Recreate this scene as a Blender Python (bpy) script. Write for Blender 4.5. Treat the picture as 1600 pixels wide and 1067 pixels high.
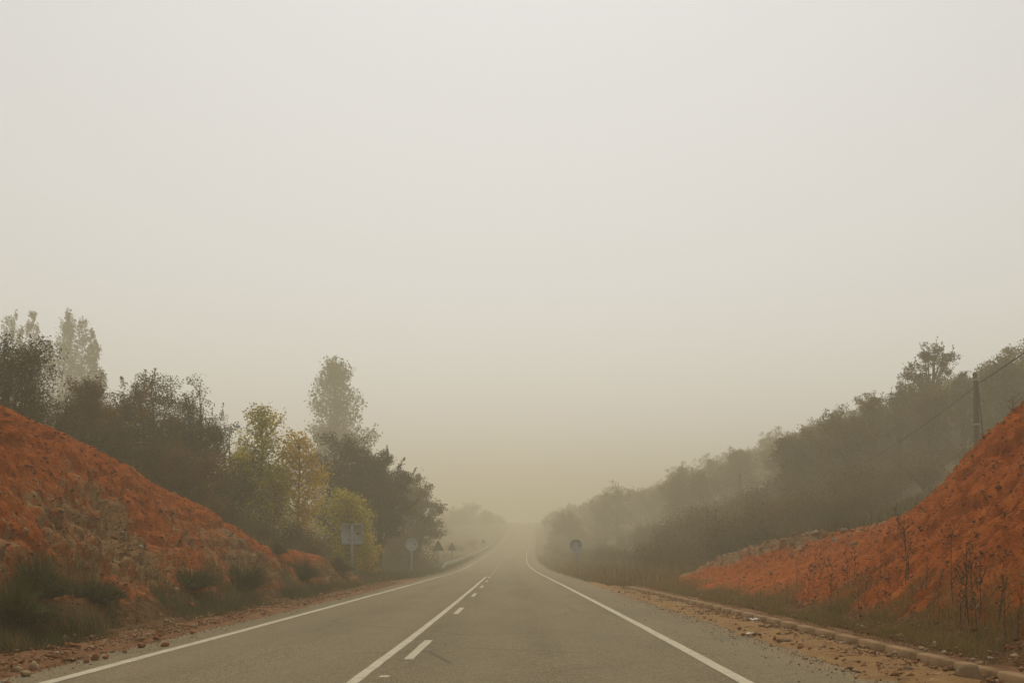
import bpy, math, random
import numpy as np
from mathutils import Vector

for o in list(bpy.data.objects):
    bpy.data.objects.remove(o)
scene = bpy.context.scene
COL = scene.collection
R = math.radians

# ------------------------------------------------------------------ camera
F = 35.0 * 1600 / 36.0           # focal length in photograph pixels
CAMH = 1.27
cam_data = bpy.data.cameras.new('camera')
cam_data.lens = 35.0
cam_data.sensor_width = 36.0
cam_data.shift_y = 337.5 / 1600
cam_data.shift_x = -15.0 / 1600
cam_data.clip_start = 0.05
cam_data.clip_end = 3000
cam = bpy.data.objects.new('camera', cam_data)
cam.location = (0, 0, CAMH)
cam.rotation_euler = (R(90), 0, 0)
COL.objects.link(cam)
scene.camera = cam

# ------------------------------------------------------------------ sky, sun, exposure
SUN_EL = 64
world = bpy.data.worlds.new('World')
scene.world = world
world.use_nodes = True
wn = world.node_tree
wn.nodes.clear()
sky = wn.nodes.new('ShaderNodeTexSky')
sky.sky_type = 'NISHITA'
sky.sun_disc = False
sky.sun_elevation = R(SUN_EL)
sky.sun_rotation = R(0)
sky.air_density = 1.0
sky.dust_density = 2.0
hs = wn.nodes.new('ShaderNodeHueSaturation')      # overcast: the blue is gone
hs.inputs['Saturation'].default_value = 0.10
bgn = wn.nodes.new('ShaderNodeBackground')
bgn.inputs['Strength'].default_value = 0.143
wout = wn.nodes.new('ShaderNodeOutputWorld')
wn.links.new(sky.outputs[0], hs.inputs['Color'])
wn.links.new(hs.outputs[0], bgn.inputs['Color'])
wn.links.new(bgn.outputs[0], wout.inputs['Surface'])

sd = bpy.data.lights.new('sun', 'SUN')
sd.energy = 1.3
sd.angle = R(25)
sd.color = (1.0, 0.84, 0.54)
sun = bpy.data.objects.new('sun', sd)
sun.rotation_euler = (-R(90 - SUN_EL), 0, 0)
sun.location = (0, 60, 80)
COL.objects.link(sun)

vs = scene.view_settings
vs.view_transform = 'Standard'
vs.look = 'None'
vs.gamma = 1.0
vs.use_curve_mapping = False
vs.exposure = 0.0
scene.cycles.max_bounces = 8
scene.cycles.diffuse_bounces = 2
scene.cycles.glossy_bounces = 1
scene.cycles.transmission_bounces = 2
scene.cycles.volume_bounces = 4
scene.cycles.transparent_max_bounces = 4
scene.cycles.caustics_reflective = False
scene.cycles.caustics_refractive = False
HAZE_DENSITY = 0.0051
HAZE_COLOR = (0.965, 0.903, 0.705)

# ------------------------------------------------------------------ helpers
rng0 = np.random.default_rng(7)


def tag(o, label=None, cat=None, group=None, kind=None):
    if label: o['label'] = label
    if cat: o['category'] = cat
    if group: o['group'] = group
    if kind: o['kind'] = kind
    return o


def link(name, data, parent=None, loc=None):
    o = bpy.data.objects.new(name, data)
    COL.objects.link(o)
    if parent: o.parent = parent
    if loc is not None: o.location = loc
    return o


def empty(name, loc=(0, 0, 0), rz=0.0):
    o = link(name, None, None, loc)
    o.empty_display_size = 0.2
    o.rotation_euler = (0, 0, rz)
    return o


def copy_tree(o, parent=None):
    c = o.copy()
    COL.objects.link(c)
    c.parent = parent
    for ch in list(o.children):
        copy_tree(ch, c)
    return c


class MB:
    """collects shapes for one mesh"""
    def __init__(s):
        s.v, s.f, s.n = [], [], 0

    def add(s, verts, *faces):
        verts = np.asarray(verts, dtype=np.float64).reshape(-1, 3)
        for f in faces:
            f = np.asarray(f, dtype=np.int64)
            if f.size: s.f.append(f + s.n)
        s.v.append(verts)
        s.n += len(verts)

    def box(s, c, d, rz=0.0):
        x, y, z = np.array(d) / 2.0
        p = np.array([[-x, -y, -z], [x, -y, -z], [x, y, -z], [-x, y, -z], [-x, -y, z], [x, -y, z], [x, y, z], [-x, y, z]])
        if rz:
            cc, ss = math.cos(rz), math.sin(rz)
            p = np.c_[p[:, 0] * cc - p[:, 1] * ss, p[:, 0] * ss + p[:, 1] * cc, p[:, 2]]
        s.add(p + np.array(c), [[0, 3, 2, 1], [4, 5, 6, 7], [0, 1, 5, 4], [1, 2, 6, 5], [2, 3, 7, 6], [3, 0, 4, 7]])

    def tube(s, pts, rad, sides=6, cap=True):
        pts = np.asarray(pts, float)
        rad = np.broadcast_to(np.asarray(rad, float), (len(pts),))
        t = np.gradient(pts, axis=0)
        t /= np.linalg.norm(t, axis=1)[:, None] + 1e-9
        ref = np.where(np.abs(t[:, 2:3]) > 0.9, np.array([[1., 0, 0]]), np.array([[0, 0, 1.]]))
        a = np.cross(t, ref); a /= np.linalg.norm(a, axis=1)[:, None] + 1e-9
        b = np.cross(t, a)
        ang = np.arange(sides) * 2 * np.pi / sides
        ring = (a[:, None, :] * np.cos(ang)[None, :, None] + b[:, None, :] * np.sin(ang)[None, :, None]) * rad[:, None, None] + pts[:, None, :]
        n = len(pts)
        i = np.arange(n - 1)[:, None] * sides
        j = np.arange(sides)[None, :]
        k = (j + 1) % sides
        q = np.stack([i + j, i + k, i + sides + k, i + sides + j], -1).reshape(-1, 4)
        s.add(ring.reshape(-1, 3), q)
        if cap and sides > 2:
            s.f.append(np.array([list(range(sides))[::-1]]) + s.n - n * sides)
            s.f.append(np.array([list(range(sides))]) + s.n - sides)

    def grid(s, P):
        """P: (ny, nx, 3)"""
        ny, nx = P.shape[:2]
        i = np.arange(ny - 1)[:, None] * nx
        j = np.arange(nx - 1)[None, :]
        q = np.stack([i + j, i + j + 1, i + nx + j + 1, i + nx + j], -1).reshape(-1, 4)
        s.add(P.reshape(-1, 3), q)

    def leaves(s, C, size, rng, up=0.35, droop=0.0, aspect=0.62):
        n = len(C)
        if n == 0: return
        size = np.broadcast_to(np.asarray(size, float), (n,)) * rng.uniform(0.6, 1.3, n)
        d = rng.normal(size=(n, 3)); d[:, 2] -= droop
        d /= np.linalg.norm(d, axis=1)[:, None]
        nn = rng.normal(size=(n, 3)); nn[:, 2] += up * 2
        w = np.cross(d, nn); w /= np.linalg.norm(w, axis=1)[:, None] + 1e-9
        nrm = np.cross(w, d)
        L = size[:, None]
        v0 = C - d * L * 0.5
        v2 = C + d * L * 0.5
        mid = C + nrm * L * 0.12
        v1 = mid + w * L * 0.5 * aspect
        v3 = mid - w * L * 0.5 * aspect
        V = np.stack([v0, v1, v2, v3], 1).reshape(-1, 3)
        s.add(V, np.arange(4 * n).reshape(-1, 4))

    def blades(s, base, height, width, lean, rng):
        """curved grass blades; base (n,3), lean (n,2) horizontal offset of the tip"""
        n = len(base)
        if n == 0: return
        height = np.broadcast_to(height, (n,)); width = np.broadcast_to(width, (n,))
        az = rng.uniform(0, 2 * np.pi, n)
        w = np.stack([np.cos(az), np.sin(az), np.zeros(n)], 1) * width[:, None] * 0.5
        ln = np.c_[lean, np.zeros(n)]
        m = base + ln * 0.35 + np.stack([np.zeros(n), np.zeros(n), height * 0.6], 1)
        t = base + ln + np.stack([np.zeros(n), np.zeros(n), height], 1)
        V = np.stack([base - w, base + w, m + w * 0.75, m - w * 0.75, t], 1).reshape(-1, 3)
        k = np.arange(n)[:, None] * 5
        s.add(V, k + np.array([[0, 1, 2, 3]]), k + np.array([[3, 2, 4]]))

    def mesh(s, name, mat, smooth=False):
        me = bpy.data.meshes.new(name)
        V = np.concatenate(s.v) if s.v else np.zeros((0, 3))
        me.vertices.add(len(V))
        me.vertices.foreach_set('co', V.astype(np.float32).ravel())
        tot = np.concatenate([np.full(len(f), f.shape[1], np.int32) for f in s.f])
        idx = np.concatenate([f.ravel() for f in s.f]).astype(np.int32)
        me.loops.add(len(idx))
        me.loops.foreach_set('vertex_index', idx)
        me.polygons.add(len(tot))
        st = np.zeros(len(tot), np.int32); st[1:] = np.cumsum(tot)[:-1]
        me.polygons.foreach_set('loop_start', st)
        if smooth:
            me.polygons.foreach_set('use_smooth', np.ones(len(tot), bool))
        me.update(calc_edges=True)
        me.validate()
        me.materials.append(mat)
        return me

    def build(s, name, mat, parent=None, loc=None, smooth=False):
        return link(name, s.mesh(name, mat, smooth), parent, loc)


def hsh(ix, iy, iz, seed):
    h = (ix * 374761393 + iy * 668265263 + iz * 2147483647 + seed * 1274126177) & 0xffffffff
    h = ((h ^ (h >> 13)) * 1274126177) & 0xffffffff
    h = ((h ^ (h >> 16)) * 2246822519) & 0xffffffff
    return ((h ^ (h >> 15)) & 0xffff) / 65535.0


def vnoise(x, y, z=0.0, seed=0):
    x, y, z = np.broadcast_arrays(np.asarray(x, float), np.asarray(y, float), np.asarray(z, float))
    ix, iy, iz = [np.floor(a).astype(np.int64) for a in (x, y, z)]
    fx, fy, fz = x - ix, y - iy, z - iz
    fx, fy, fz = [a * a * a * (a * (a * 6 - 15) + 10) for a in (fx, fy, fz)]
    r = 0
    for a in (0, 1):
        for b in (0, 1):
            for c in (0, 1):
                wgt = (fx if a else 1 - fx) * (fy if b else 1 - fy) * (fz if c else 1 - fz)
                r = r + wgt * hsh(ix + a, iy + b, iz + c, seed)
    return r * 2 - 1


def fbm(x, y, z=0.0, oct=4, seed=0, gain=0.5):
    r, a, f = 0, 1.0, 1.0
    for k in range(oct):
        r = r + a * vnoise(np.asarray(x) * f, np.asarray(y) * f, np.asarray(z) * f, seed + k * 17)
        a *= gain; f *= 2.03
    return r


def sstep(a, b, x):
    t = np.clip((np.asarray(x, float) - a) / (b - a), 0, 1)
    return t * t * (3 - 2 * t)


# ------------------------------------------------------------------ materials
class NT:
    def __init__(s, name):
        s.m = bpy.data.materials.new(name)
        s.m.use_nodes = True
        s.t = s.m.node_tree
        s.b = s.t.nodes['Principled BSDF']
        s.out = s.t.nodes['Material Output']
        s.b.inputs['Roughness'].default_value = 0.9
        s.b.inputs['Specular IOR Level'].default_value = 0.2

    def n(s, typ, **kw):
        nd = s.t.nodes.new(typ)
        for k, v in kw.items():
            if k in ('ins',):
                for a, b in v.items(): nd.inputs[a].default_value = b
            else: setattr(nd, k, v)
        return nd

    def l(s, a, b): s.t.links.new(a, b)

    def pos(s, scale=(1, 1, 1), rot=(0, 0, 0), obj=False):
        if obj: src = s.n('ShaderNodeTexCoord').outputs['Object']
        else: src = s.n('ShaderNodeNewGeometry').outputs['Position']
        mp = s.n('ShaderNodeMapping')
        mp.inputs['Scale'].default_value = scale
        mp.inputs['Rotation'].default_value = rot
        s.l(src, mp.inputs['Vector'])
        return mp.outputs[0]

    def noise(s, vec, scale, detail=4.0, rough=0.55, dist=0.0):
        nd = s.n('ShaderNodeTexNoise')
        nd.inputs['Scale'].default_value = scale
        nd.inputs['Detail'].default_value = detail
        nd.inputs['Roughness'].default_value = rough
        nd.inputs['Distortion'].default_value = dist
        if vec is not None: s.l(vec, nd.inputs['Vector'])
        return nd.outputs['Fac']

    def ramp(s, fac, stops):
        r = s.n('ShaderNodeValToRGB')
        el = r.color_ramp.elements
        while len(el) < len(stops): el.new(0.5)
        for e, (p, c) in zip(el, stops):
            e.position = p
            e.color = (c, c, c, 1) if np.isscalar(c) else (*c, 1)
        s.l(fac, r.inputs['Fac'])
        return r.outputs['Color']

    def mix(s, fac, a, b, mode='MIX'):
        m = s.n('ShaderNodeMix', data_type='RGBA', blend_type=mode)
        for sock, val in ((m.inputs['Factor'], fac), (m.inputs[6], a), (m.inputs[7], b)):
            if isinstance(val, bpy.types.NodeSocket): s.l(val, sock)
            elif np.isscalar(val): sock.default_value = val
            else: sock.default_value = (*val, 1)
        return m.outputs[2]

    def math(s, op, a, b=0.0):
        m = s.n('ShaderNodeMath', operation=op)
        for sock, val in ((m.inputs[0], a), (m.inputs[1], b)):
            if isinstance(val, bpy.types.NodeSocket): s.l(val, sock)
            else: sock.default_value = val
        return m.outputs[0]

    def bump(s, h, strength, dist):
        b = s.n('ShaderNodeBump')
        b.inputs['Strength'].default_value = strength
        b.inputs['Distance'].default_value = dist
        s.l(h, b.inputs['Height'])
        s.l(b.outputs[0], s.b.inputs['Normal'])

    def color(s, c):
        if isinstance(c, bpy.types.NodeSocket): s.l(c, s.b.inputs['Base Color'])
        else: s.b.inputs['Base Color'].default_value = (*c, 1)


def leaf_mat(name, stops, patch=None, transl=0.35):
    t = NT(name)
    g = t.n('ShaderNodeNewGeometry')
    c = t.ramp(g.outputs['Random Per Island'], stops)
    if patch:
        f = t.ramp(t.noise(t.pos(), patch[1], 2), [(0.42, 0.0), (0.58, 1.0)])
        c = t.mix(t.math('MULTIPLY', f, patch[2]), c, patch[0])
    oi = t.n('ShaderNodeObjectInfo')
    v = t.math('ADD', t.math('MULTIPLY', oi.outputs['Random'], 0.5), 0.75)
    hsv = t.n('ShaderNodeHueSaturation')
    t.l(v, hsv.inputs['Value']); t.l(c, hsv.inputs['Color'])
    c = hsv.outputs[0]
    t.color(c)
    t.b.inputs['Roughness'].default_value = 0.6
    tr = t.n('ShaderNodeBsdfTranslucent')
    t.l(c, tr.inputs['Color'])
    ms = t.n('ShaderNodeMixShader'); ms.inputs[0].default_value = transl
    t.l(t.b.outputs[0], ms.inputs[1]); t.l(tr.outputs[0], ms.inputs[2])
    t.l(ms.outputs[0], t.out.inputs['Surface'])
    return t.m


def simple_mat(name, col, rough=0.8, metal=0.0, var=0.25, scale=6.0, bump=0.0):
    t = NT(name)
    f = t.noise(t.pos(obj=True), scale, 5)
    c = t.mix(f, tuple(x * (1 - var) for x in col), tuple(min(1, x * (1 + var)) for x in col))
    t.color(c)
    t.b.inputs['Roughness'].default_value = rough
    t.b.inputs['Metallic'].default_value = metal
    if bump: t.bump(f, 0.5, bump)
    return t.m


M = {}
M['oak'] = leaf_mat('oak_leaves', [(0.0, (0.030, 0.036, 0.006)), (0.55, (0.065, 0.064, 0.009)), (0.85, (0.105, 0.082, 0.011)), (1.0, (0.14, 0.08, 0.011))], ((0.175, 0.085, 0.010), 0.42, 0.8))
M['oak_dark'] = leaf_mat('dark_oak_leaves', [(0.0, (0.018, 0.026, 0.007)), (0.7, (0.038, 0.044, 0.011)), (1.0, (0.07, 0.062, 0.016))], ((0.075, 0.05, 0.018), 0.35, 0.5))
M['oak_autumn'] = leaf_mat('autumn_leaves', [(0.0, (0.055, 0.045, 0.014)), (0.6, (0.12, 0.075, 0.02)), (1.0, (0.20, 0.10, 0.022))], ((0.05, 0.055, 0.018), 0.5, 0.6))
M['yellowgreen'] = leaf_mat('yellow_green_leaves', [(0.0, (0.13, 0.15, 0.014)), (0.4, (0.30, 0.28, 0.022)), (0.75, (0.48, 0.38, 0.025)), (1.0, (0.62, 0.42, 0.03))], ((0.15, 0.15, 0.018), 0.9, 0.45), 0.55)
M['yellow'] = leaf_mat('yellow_leaves', [(0.0, (0.36, 0.26, 0.018)), (0.4, (0.58, 0.40, 0.025)), (1.0, (0.74, 0.45, 0.028))], ((0.40, 0.25, 0.022), 0.9, 0.4), 0.55)
M['poplar'] = leaf_mat('poplar_leaves', [(0.0, (0.04, 0.042, 0.016)), (1.0, (0.095, 0.08, 0.03))], None)
M['wood'] = leaf_mat('hillside_leaves', [(0.0, (0.045, 0.050, 0.008)), (0.5, (0.095, 0.085, 0.012)), (1.0, (0.17, 0.115, 0.016))], ((0.12, 0.085, 0.012), 0.12, 0.6))
M['shrub'] = leaf_mat('shrub_leaves', [(0.0, (0.050, 0.048, 0.008)), (0.6, (0.10, 0.082, 0.012)), (1.0, (0.17, 0.11, 0.018))], ((0.13, 0.078, 0.014), 0.3, 0.6))
M['broom'] = leaf_mat('broom_stems', [(0.0, (0.035, 0.050, 0.015)), (0.7, (0.07, 0.085, 0.022)), (1.0, (0.15, 0.12, 0.04))], ((0.12, 0.085, 0.03), 1.3, 0.55), 0.2)
M['grass'] = leaf_mat('verge_grass', [(0.0, (0.055, 0.065, 0.017)), (0.45, (0.11, 0.095, 0.028)), (0.8, (0.20, 0.14, 0.05)), (1.0, (0.30, 0.21, 0.085))], ((0.06, 0.075, 0.02), 0.6, 0.6), 0.3)
M['dry'] = leaf_mat('dry_grass', [(0.0, (0.13, 0.078, 0.026)), (0.5, (0.26, 0.16, 0.052)), (1.0, (0.42, 0.29, 0.11))], ((0.13, 0.095, 0.03), 0.5, 0.5), 0.3)
M['straw'] = leaf_mat('straw_grass', [(0.0, (0.16, 0.10, 0.03)), (0.5, (0.27, 0.18, 0.055)), (1.0, (0.40, 0.29, 0.11))], ((0.21, 0.17, 0.04), 0.9, 0.5), 0.3)
M['weed'] = simple_mat('dry_weed_stem', (0.07, 0.040, 0.020), 0.9, 0, 0.4)
M['bark'] = simple_mat('bark', (0.07, 0.052, 0.036), 0.95, 0, 0.4, 9.0, 0.02)
M['palebark'] = simple_mat('pale_bark', (0.15, 0.12, 0.085), 0.95, 0, 0.35, 9.0, 0.01)
M['timber'] = simple_mat('weathered_timber', (0.075, 0.058, 0.042), 0.9, 0, 0.45, 14.0, 0.01)
M['signback'] = simple_mat('grey_sign_back', (0.33, 0.38, 0.40), 0.6, 0.0, 0.10, 5.0)
M['signdark'] = simple_mat('dark_sign_back', (0.06, 0.063, 0.066), 0.6, 0.2, 0.15, 5.0)
M['signpost'] = simple_mat('painted_sign_post', (0.27, 0.30, 0.32), 0.6, 0.0, 0.12, 5.0)
M['galv'] = simple_mat('galvanised_steel', (0.34, 0.34, 0.33), 0.5, 0.5, 0.15, 8.0)
M['rail'] = simple_mat('weathered_rail_steel', (0.36, 0.35, 0.32), 0.5, 0.2, 0.15, 3.0)
M['sticker'] = simple_mat('dark_sticker', (0.03, 0.03, 0.035), 0.5)
M['white'] = simple_mat('white_plastic', (0.7, 0.7, 0.68), 0.5, 0, 0.08)
M['black'] = simple_mat('black_cable', (0.015, 0.015, 0.016), 0.6)
M['concrete'] = simple_mat('old_concrete', (0.27, 0.17, 0.085), 0.95, 0, 0.45, 5.0, 0.01)
M['palestone'] = simple_mat('pale_stone', (0.31, 0.22, 0.125), 0.95, 0, 0.45, 9.0, 0.01)
M['redstone'] = simple_mat('red_clod', (0.24, 0.095, 0.038), 0.95, 0, 0.4, 9.0, 0.01)


def rubble_mat(name, stops):
    t = NT(name)
    g = t.n('ShaderNodeNewGeometry')
    c = t.ramp(g.outputs['Random Per Island'], stops)
    t.color(t.mix(t.noise(t.pos(), 30, 3), c, t.mix(0.5, c, (0.1, 0.05, 0.025))))
    return t.m


def clay_mat(name, pale_lo, pale_hi, rot, red_dark, red_mid, red_hi, pale_amt):
    t = NT(name)
    p = t.pos()
    warp = t.pos((1, 1, 1), rot)
    st = t.pos((0.45, 2.6, 0.45), rot)
    a = t.noise(p, 0.35, 5, 0.6)
    b = t.noise(st, 1.5, 6, 0.6, 0.4)
    c = t.noise(p, 11.0, 5, 0.7)
    red = t.ramp(b, [(0.25, red_dark), (0.5, red_mid), (0.75, red_hi)])
    red = t.mix(t.ramp(c, [(0.3, 0.0), (0.75, 0.55)]), red, t.mix(0.5, red_dark, red_mid))
    pits = t.ramp(t.noise(t.pos((0.8, 1.5, 0.8), rot), 3.6, 5, 0.68, 0.3), [(0.33, 0.9), (0.41, 0.0)])
    red = t.mix(pits, red, tuple(v * 0.45 for v in red_dark))
    crumbs = t.ramp(t.noise(p, 26, 3, 0.7), [(0.58, 0.0), (0.72, 0.55)])
    red = t.mix(crumbs, red, tuple(min(1, v * 1.25) for v in red_hi))
    attr = t.n('ShaderNodeAttribute', attribute_name='pale')
    pf = t.math('MULTIPLY', attr.outputs['Fac'], pale_amt)
    # the pale stone layer breaks up in streaks
    br = t.ramp(t.math('ADD', pf, t.math('MULTIPLY', t.math('SUBTRACT', t.noise(st, 3.4, 7, 0.78, 0.6), 0.5), 2.4)), [(0.42, 0.0), (0.66, 1.0)])
    pal = t.ramp(t.noise(p, 5.5, 5, 0.7), [(0.3, pale_lo), (0.7, pale_hi)])
    col = t.mix(t.math('MULTIPLY', br, 0.85), red, pal)
    lit = t.n('ShaderNodeAttribute', attribute_name='litter').outputs['Fac']
    lf = t.ramp(t.math('ADD', lit, t.math('MULTIPLY', t.math('SUBTRACT', t.noise(p, 2.2, 5, 0.75), 0.5), 1.3)), [(0.4, 0.0), (0.65, 0.9)])
    col = t.mix(lf, col, t.ramp(t.noise(p, 7, 5, 0.7), [(0.3, (0.075, 0.042, 0.018)), (0.7, (0.19, 0.115, 0.05))]))
    t.color(col)
    hgt = t.math('ADD', t.math('MULTIPLY', b, 0.6), t.math('ADD', t.math('MULTIPLY', c, 0.35), t.math('MULTIPLY', t.noise(p, 38, 3, 0.6), 0.12)))
    t.bump(hgt, 1.0, 0.22)
    t.b.inputs['Roughness'].default_value = 0.95
    t.b.inputs['Specular IOR Level'].default_value = 0.1
    return t.m


def ground_mat():
    t = NT('ground_soil')
    p = t.pos()
    a = t.noise(p, 0.25, 6, 0.65)
    b = t.noise(p, 4.0, 5, 0.7)
    g = t.ramp(a, [(0.3, (0.050, 0.046, 0.018)), (0.5, (0.095, 0.072, 0.028)), (0.7, (0.15, 0.105, 0.045))])
    g = t.mix(t.math('MULTIPLY', b, 0.6), g, (0.07, 0.05, 0.022))
    d = t.ramp(t.noise(p, 2.5, 6, 0.7), [(0.3, (0.12, 0.052, 0.022)), (0.55, (0.20, 0.092, 0.036)), (0.75, (0.27, 0.16, 0.075))])
    at = t.n('ShaderNodeAttribute', attribute_name='soil')
    f = t.ramp(t.math('ADD', at.outputs['Fac'], t.math('MULTIPLY', t.math('SUBTRACT', t.noise(p, 0.8, 5, 0.7), 0.5), 0.9)), [(0.4, 0.0), (0.6, 1.0)])
    t.color(t.mix(f, g, d))
    t.bump(t.math('ADD', b, t.noise(p, 25, 4, 0.7)), 0.8, 0.05)
    return t.m


def dirt_mat(name, a, b, c3):
    t = NT(name)
    p = t.pos()
    c = t.ramp(t.noise(p, 3.0, 6, 0.7), [(0.3, a), (0.5, b), (0.72, c3)])
    c = t.mix(t.ramp(t.noise(p, 40, 3, 0.7), [(0.35, 0.0), (0.7, 0.6)]), c, (0.16, 0.075, 0.03))
    t.color(c)
    t.bump(t.noise(p, 22, 5, 0.75), 0.8, 0.04)
    return t.m


def asphalt_mat():
    t = NT('asphalt')
    p = t.pos()
    u = t.n('ShaderNodeAttribute', attribute_name='lat').outputs['Fac']
    fine = t.noise(p, 48, 3, 0.8)
    fine2 = t.n('ShaderNodeTexVoronoi', feature='F1'); fine2.inputs['Scale'].default_value = 55
    t.l(p, fine2.inputs['Vector'])
    med = t.noise(t.pos((1.0, 0.18, 1)), 1.1, 5, 0.65)
    big = t.noise(t.pos((0.6, 0.12, 1)), 0.5, 3, 0.6)
    base = t.ramp(big, [(0.3, (0.150, 0.120, 0.066)), (0.7, (0.205, 0.166, 0.094))])
    base = t.mix(t.ramp(med, [(0.38, 0.0), (0.66, 0.75)]), base, (0.125, 0.100, 0.056))
    sp = t.ramp(fine, [(0.30, (0.2, 0.2, 0.2)), (0.50, (1, 1, 1)), (0.68, (2.2, 2.15, 2.05))])
    base = t.mix(1.0, base, sp, 'MULTIPLY')
    mott = t.ramp(t.noise(p, 11, 4, 0.7), [(0.32, 0.78), (0.5, 1.0), (0.68, 1.22)])
    base = t.mix(1.0, base, mott, 'MULTIPLY')
    vc = t.ramp(fine2.outputs['Color'], [(0.0, 0.72), (0.8, 1.0), (1.0, 1.7)])
    base = t.mix(0.6, base, vc, 'MULTIPLY')
    # oil-stained strips down the middle of each lane, polished wheel tracks between
    ws = t.math('ABSOLUTE', t.math('SINE', t.math('MULTIPLY', t.math('ADD', u, 1.45), 1.72)))
    base = t.mix(t.math('MULTIPLY', ws, 0.28), base, (0.24, 0.198, 0.118))
    # dust blown in from the edges
    ed = t.math('ADD', t.ramp(t.math('MULTIPLY', t.math('ADD', u, 6.0), 0.1), [(0.04, 1.0), (0.10, 0.0), (0.86, 0.0), (1.0, 0.9)]), t.math('MULTIPLY', t.math('SUBTRACT', t.noise(p, 1.6, 5, 0.7), 0.5), 0.9))
    base = t.mix(t.ramp(ed, [(0.45, 0.0), (0.95, 0.75)]), base, (0.24, 0.155, 0.08))
    # hairline cracks, sealed and open
    wv = t.mix(0.12, p, t.n('ShaderNodeTexNoise', ins={'Scale': 1.5, 'Detail': 4}).outputs['Color'])
    vo = t.n('ShaderNodeTexVoronoi', feature='DISTANCE_TO_EDGE'); vo.inputs['Scale'].default_value = 0.33
    t.l(wv, vo.inputs['Vector'])
    cr = t.ramp(vo.outputs['Distance'], [(0.0, 1.0), (0.007, 0.0)])
    crm = t.math('MULTIPLY', cr, t.ramp(t.noise(p, 0.28, 2), [(0.46, 0.0), (0.56, 0.8)]))
    base = t.mix(crm, base, (0.045, 0.04, 0.034))
    t.color(base)
    t.bump(t.math('ADD', fine, t.math('MULTIPLY', fine2.outputs['Distance'], 0.7)), 0.55, 0.012)
    t.b.inputs['Roughness'].default_value = 0.82
    t.b.inputs['Specular IOR Level'].default_value = 0.25
    return t.m


def paint_mat():
    t = NT('road_paint')
    p = t.pos()
    f = t.ramp(t.noise(p, 5, 6, 0.8), [(0.30, 0.7), (0.56, 0.0)])
    sp = t.ramp(t.math('ADD', t.noise(p, 55, 3, 0.75), t.math('MULTIPLY', t.noise(p, 1.3, 4, .7), .25)), [(0.46, 0.9), (0.60, 0.0)])
    c = t.mix(f, (0.56, 0.51, 0.38), (0.30, 0.27, 0.20))
    c = t.mix(sp, c, (0.17, 0.16, 0.135))
    t.color(c)
    t.b.inputs['Roughness'].default_value = 0.7
    t.bump(t.noise(p, 70, 2, 0.7), 0.5, 0.01)
    return t.m


M['rubble'] = rubble_mat('rubble_bits', [(0.0, (0.17, 0.065, 0.025)), (0.55, (0.28, 0.12, 0.045)), (0.8, (0.32, 0.21, 0.11)), (1.0, (0.42, 0.36, 0.27))])
M['clod'] = rubble_mat('clay_clod_bits', [(0.0, (0.10, 0.028, 0.008)), (0.6, (0.26, 0.07, 0.016)), (1.0, (0.42, 0.15, 0.045))])
M['palebits'] = rubble_mat('pale_stone_bits', [(0.0, (0.15, 0.085, 0.04)), (0.6, (0.26, 0.18, 0.10)), (1.0, (0.38, 0.32, 0.22))])
M['clay_l'] = clay_mat('red_clay_with_stone', (0.20, 0.10, 0.04), (0.43, 0.32, 0.17), (0, 0, R(0)), (0.17, 0.040, 0.007), (0.39, 0.092, 0.012), (0.51, 0.155, 0.028), 1.0)
M['clay_r'] = clay_mat('red_clay', (0.25, 0.14, 0.07), (0.40, 0.29, 0.17), (0, 0, R(25)), (0.19, 0.040, 0.006), (0.42, 0.094, 0.011), (0.54, 0.158, 0.025), 1.0)
M['ground'] = ground_mat()
M['dirt'] = dirt_mat('ochre_dirt', (0.19, 0.088, 0.028), (0.30, 0.175, 0.062), (0.38, 0.25, 0.10))
M['reddirt'] = dirt_mat('red_brown_dirt', (0.11, 0.05, 0.02), (0.20, 0.088, 0.032), (0.30, 0.17, 0.075))
M['asphalt'] = asphalt_mat()
M['paint'] = paint_mat()

# ------------------------------------------------------------------ terrain functions
_y = np.arange(-120, 960, 1.0)


def table(pts, win):
    a = np.array(pts, float)
    v = np.interp(_y, a[:, 0], a[:, 1])
    k = np.exp(-0.5 * (np.arange(-3 * win, 3 * win + 1) / win) ** 2); k /= k.sum()
    v = np.convolve(np.pad(v, 3 * win, mode='edge'), k, mode='valid')
    return lambda y: np.interp(y, _y, v)


road_c = table([(-60, 0), (10, 0), (20, -.06), (46, -.4), (88, -1.0), (130, -1.6), (174, -1.5), (228, -.7), (288, .1), (350, 1.0), (450, 2.2), (700, 4)], 10)
road_z = table([(-60, 0), (95, 0), (130, .5), (174, 1.6), (228, 3.6), (288, 7.2), (350, 11.6), (450, 16.6), (550, 20.6), (620, 22), (900, 20)], 12)

L_crest_u = table([(-60, 10.8), (10, 10.6), (20.1, 10.5), (22.1, 10.15), (25, 9.88), (27.7, 9.17), (30.9, 8.3), (36, 8.2), (40.9, 8.0), (45, 7.9), (60, 7.9)], 1)
L_crest_h = table([(-60, 4.8), (10, 4.65), (20.1, 4.38), (22.1, 3.98), (25, 3.6), (27.7, 2.8), (30.9, 1.75), (36, 1.55), (40.9, 1.40), (45, .75), (49, .12), (60, .1)], 1)
L_plat = table([(-60, 4.0), (15, 3.6), (25, 2.9), (35, 2.1), (50, 1.8), (60, 1.2), (75, .5), (100, .4), (140, .7), (700, .7)], 4)
R_crest_u = table([(-60, 9), (10, 9.0), (18, 9.1), (21, 9.74), (24, 10.26), (27, 10.67), (30, 10.1), (33, 9.2), (36, 8.45), (38.5, 7.9), (41, 7.4), (60, 7.4)], 1)
R_crest_h = table([(-60, 4.4), (10, 4.6), (18, 4.25), (21, 3.62), (24, 3.0), (27, 2.42), (30, 2.06), (33, 1.93), (36, 1.62), (38.5, 1.2), (41, .5), (44, .08), (60, .05)], 1)
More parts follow.
